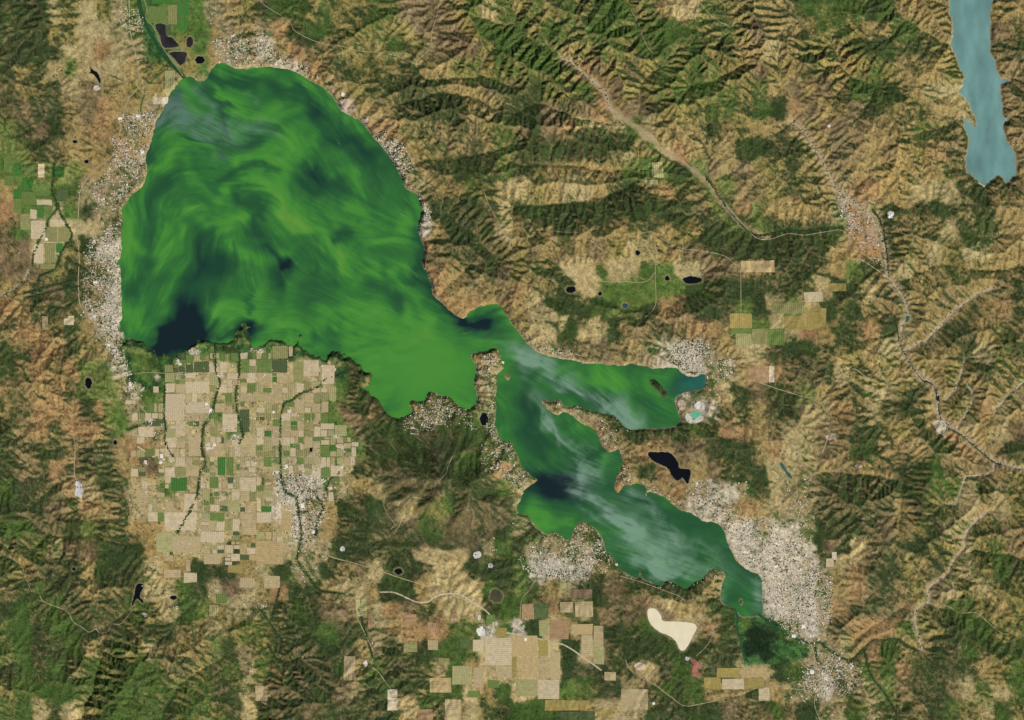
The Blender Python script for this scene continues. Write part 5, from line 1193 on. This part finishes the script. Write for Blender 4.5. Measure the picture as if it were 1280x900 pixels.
BIG = [(150,148,2.6,1.6,'white gabled warehouse at the north-west highway junction'),(172,145,2.2,1.4,'large white building beside the north-west hamlet street'),(206,125,2.4,2.0,'large white building alone on the shore meadow'),(178,190,2.2,1.6,'large white building on the west shore above the town'),
 (119,353,2.6,1.2,'long white building near the west town highway'),(118,395,2.4,1.6,'large pale building at the west town south end'),(136,432,1.8,2.2,'large white building where the west highway leaves town'),(163,480,1.6,2.6,'tall narrow white building at the southern end of the west town'),
 (225,455,2.2,1.6,'large white barn north of the valley fields'),(258,505,1.8,1.8,'white barn beside the middle creek bend'),(263,513,1.8,2.2,'second white barn beside the middle creek bend'),(260,560,3.0,2.0,'wide white packing shed beside the valley highway crossing'),(268,556,1.8,1.8,'smaller white shed beside the valley highway crossing'),
 (202,570,1.8,2.6,'white hangar at the airstrip east end'),(182,577,1.7,1.8,'white shed south of the airstrip'),(201,578,2.2,1.5,'wide white hangar below the airstrip'),(58,299,1.8,1.8,'bright white barn in the western side valley'),(362,514,2.2,1.8,'white barn in the eastern valley fields'),(342,515,1.5,1.5,'small white barn west of the long creek'),
 (358,583,1.8,2.6,'white packing shed north of the farm town'),(346,590,1.8,2.0,'large white shed at the farm town edge'),(378,632,2.4,3.2,'long white building in the middle of the farm town'),(392,665,1.6,2.2,'pale building south of the farm town'),
 (427,584,2.2,1.6,'white building below the volcano west flank'),(992,795,2.6,2.0,'large white store at the south end of the largest town'),(1004,783,2.4,2.6,'large white store beside the town highway'),(998,770,2.0,1.4,'white store north of the large highway store'),(970,708,2.6,1.6,'large white school in the largest town'),
 (1015,840,2.6,2.4,'large pale building in the town south of the marsh'),(1032,848,2.2,2.6,'large pale building east of the southern highway junction'),(657,799,1.8,2.0,'white barn on the golden southern fields'),(817,879,1.6,1.6,'pale barn beside the southern road'),(475,175,2.0,1.4,'white building in the north-east shore town'),
 (790,702,2.0,1.4,'white lodge on the southern bay shore'),(628,453,2.2,1.4,'white resort on the strait shore'),(770,706,2.4,1.6,'white club house beside the southern bay')]
for k, (x, y, w, d, lab) in enumerate(BIG): shed(x, y, w * .85, d * .85, .4, [0, .1, -.15, .3][k % 4], ROOF[[0, 0, 1][k % 3]], lab, None)

# ------------------------------------------------------------------ forest: crowns that nobody could count
def forest(name, px, py, sc, C, label, cat):
    me = bpy.data.meshes.new(name)
    n = len(px); z = zat(px, py)
    V = np.stack([(px - MW / 2) * S, (MH / 2 - py) * S, (z + 0.12 * sc) * S], -1)
    me.vertices.add(n); me.vertices.foreach_set('co', V.astype(np.float32).ravel())
    a = me.attributes.new('crown_size', 'FLOAT', 'POINT'); a.data.foreach_set('value', (sc * S).astype(np.float32))
    a = me.attributes.new('crown_colour', 'FLOAT_COLOR', 'POINT'); B = np.ones((n, 4), np.float32); B[:, :3] = C; a.data.foreach_set('color', B.ravel())
    a = me.attributes.new('crown_turn', 'FLOAT', 'POINT'); a.data.foreach_set('value', (rng.random(n) * 6.28).astype(np.float32))
    o = bpy.data.objects.new(name, me); col.objects.link(o)
    m, nt, b = mat(name + '_leaves', 0.9, 0.05)
    at = N(nt, 'ShaderNodeAttribute', attribute_type='INSTANCER', attribute_name='crown_colour'); nt.links.new(at.outputs['Color'], b.inputs['Base Color'])
    g = bpy.data.node_groups.new(name + '_scatter', 'GeometryNodeTree')
    g.interface.new_socket('Geometry', in_out='INPUT', socket_type='NodeSocketGeometry'); g.interface.new_socket('Geometry', in_out='OUTPUT', socket_type='NodeSocketGeometry')
    gi = g.nodes.new('NodeGroupInput'); go = g.nodes.new('NodeGroupOutput')
    ico = g.nodes.new('GeometryNodeMeshIcoSphere'); ico.inputs['Radius'].default_value = 1.0; ico.inputs['Subdivisions'].default_value = 2
    sp_ = g.nodes.new('GeometryNodeSetPosition'); nz_ = g.nodes.new('ShaderNodeTexNoise'); nz_.inputs['Scale'].default_value = 1.7; nz_.inputs['Detail'].default_value = 3
    vm = g.nodes.new('ShaderNodeVectorMath'); vm.operation = 'SUBTRACT'; vm.inputs[1].default_value = (.5, .5, .5)
    vm2 = g.nodes.new('ShaderNodeVectorMath'); vm2.operation = 'MULTIPLY'; vm2.inputs[1].default_value = (1.6, 1.6, 1.0)
    tr = g.nodes.new('GeometryNodeTransform'); tr.inputs['Scale'].default_value = (1, 1, .62)
    sm_ = g.nodes.new('GeometryNodeSetMaterial'); sm_.inputs['Material'].default_value = m
    ip = g.nodes.new('GeometryNodeInstanceOnPoints')
    a1 = g.nodes.new('GeometryNodeInputNamedAttribute'); a1.data_type = 'FLOAT'; a1.inputs['Name'].default_value = 'crown_size'
    a2 = g.nodes.new('GeometryNodeInputNamedAttribute'); a2.data_type = 'FLOAT'; a2.inputs['Name'].default_value = 'crown_turn'
    cx = g.nodes.new('ShaderNodeCombineXYZ'); L = g.links.new
    L(ico.outputs['Mesh'], sp_.inputs['Geometry']); L(nz_.outputs['Color'], vm.inputs[0]); L(vm.outputs[0], vm2.inputs[0]); L(vm2.outputs[0], sp_.inputs['Offset'])
    L(sp_.outputs[0], tr.inputs['Geometry']); L(tr.outputs[0], sm_.inputs['Geometry']); L(sm_.outputs[0], ip.inputs['Instance'])
    L(gi.outputs[0], ip.inputs['Points']); L(a1.outputs[0], ip.inputs['Scale']); L(a2.outputs[0], cx.inputs[2]); L(cx.outputs[0], ip.inputs['Rotation']); L(ip.outputs[0], go.inputs[0])
    o.modifiers.new('scatter', 'NODES').node_group = g
    return tag(o, label, cat, None, 'stuff')
n_try = 420000
px = rng.uniform(-60, 1340, n_try); py = rng.uniform(-60, 960, n_try)
j = np.rint((py - GY0) / h2).astype(int); i = np.rint((px - GX0) / h2).astype(int)
p_ = np.clip(vegm[j, i] - 0.3, 0, 1) * 0.42 + 0.035 * (1 - flatness[j, i])
p_ = np.where((sl[j, i] < 1.2) | (sr[j, i] < 1.5), 0, p_)
fm = np.zeros_like(Z, bool)
for f in fields:
    s_ = sub(f[0] - .8, f[1] - .8, f[2] + .8, f[3] + .8); fm[s_] = True
for L, lv in zip(pond_lines, pond_level):
    a = np.array(L); s_ = sub(a[:, 0].min() - 1, a[:, 1].min() - 1, a[:, 0].max() + 1, a[:, 1].max() + 1); fm[s_] |= inside(L, GX[s_], GY[s_])
p_ = np.where(fm[j, i] | (road_d[j, i] < 1.2), 0, p_)
p_ = np.where(cls[j, i] == keys.index('m'), p_ * .6, p_)
k_ = rng.random(n_try) < p_
px, py, i, j = px[k_], py[k_], i[k_], j[k_]
C = veg[j, i] * rng.uniform(.55, 1.4, len(px))[:, None]
kp = rng.random(len(px)) > 0.65 * kd[j, i]
px, py, C = px[kp], py[kp], C[kp]
forest('forest', px, py, rng.uniform(.4, .85, len(px)), C, 'dark green forest and chaparral over the mountain slopes', 'forest')
qx, qy = [], []
for L in TREED:
    P = np.array(rough_line(L, 1.0, 0.0))
    for _ in range(2):
        P_ = P[fbm(P[:, 0], P[:, 1], 12, 2, 3) + rng.normal(0, .3, len(P)) > -.12]
        qx.append(P_[:, 0] + rng.normal(0, .7, len(P_))); qy.append(P_[:, 1] + rng.normal(0, .7, len(P_)))
for L in CREEKS:
    P = np.array(rough_line(L, 1.6, 0.0)); P = P[rng.random(len(P)) < .35]
    qx.append(P[:, 0] + rng.normal(0, 1.6, len(P))); qy.append(P[:, 1] + rng.normal(0, 1.6, len(P)))
qx = np.concatenate(qx); qy = np.concatenate(qy)
ok = (sl[np.rint((qy - GY0) / h2).astype(int), np.rint((qx - GX0) / h2).astype(int)] > 1)
qx, qy = qx[ok], qy[ok]
forest('riverside_trees', qx, qy, rng.uniform(.5, 1.0, len(qx)), lin((50, 70, 42)) * rng.uniform(.6, 1.6, len(qx))[:, None], 'dark green trees lining the creeks', 'trees')
# town trees
tx_, ty_ = [], []
for ti, (tname, pl, n, k_ind) in enumerate(TOWNS):
    a = np.array(pl); m_ = int(n * 1.6)
    x = rng.uniform(a[:, 0].min(), a[:, 0].max(), m_ * 2); y = rng.uniform(a[:, 1].min(), a[:, 1].max(), m_ * 2)
    jj = np.rint((y - GY0) / h2).astype(int); ii = np.rint((x - GX0) / h2).astype(int)
    ok = inside(pl, x, y) & (sl[jj, ii] > 1.2) & (fbm(x, y, 14, 3, 2) + rng.normal(0, .2, len(x)) > -.1)
    tx_.append(x[ok]); ty_.append(y[ok])
tx_ = np.concatenate(tx_); ty_ = np.concatenate(ty_)
# hedges and farmyard trees on the valley floor
hx = rng.uniform(150, 470, 9000); hy = rng.uniform(430, 760, 9000)
jj = np.rint((hy - GY0) / h2).astype(int); ii = np.rint((hx - GX0) / h2).astype(int)
hk = (sl[jj, ii] > 2) & inside(FLATS[0], hx, hy) & (rng.random(9000) < np.where(fm[jj, ii], 0.03, 0.45) * np.clip(0.5 + 1.2 * fbm(hx, hy, 22, 3, 4), .05, 1))
tx_ = np.concatenate([tx_, hx[hk]]); ty_ = np.concatenate([ty_, hy[hk]])
forest('town_trees', tx_, ty_, rng.uniform(.4, .85, len(tx_)), lin((56, 74, 40)) * rng.uniform(.6, 1.5, len(tx_))[:, None], 'small green trees between the town houses and along field edges', 'trees')
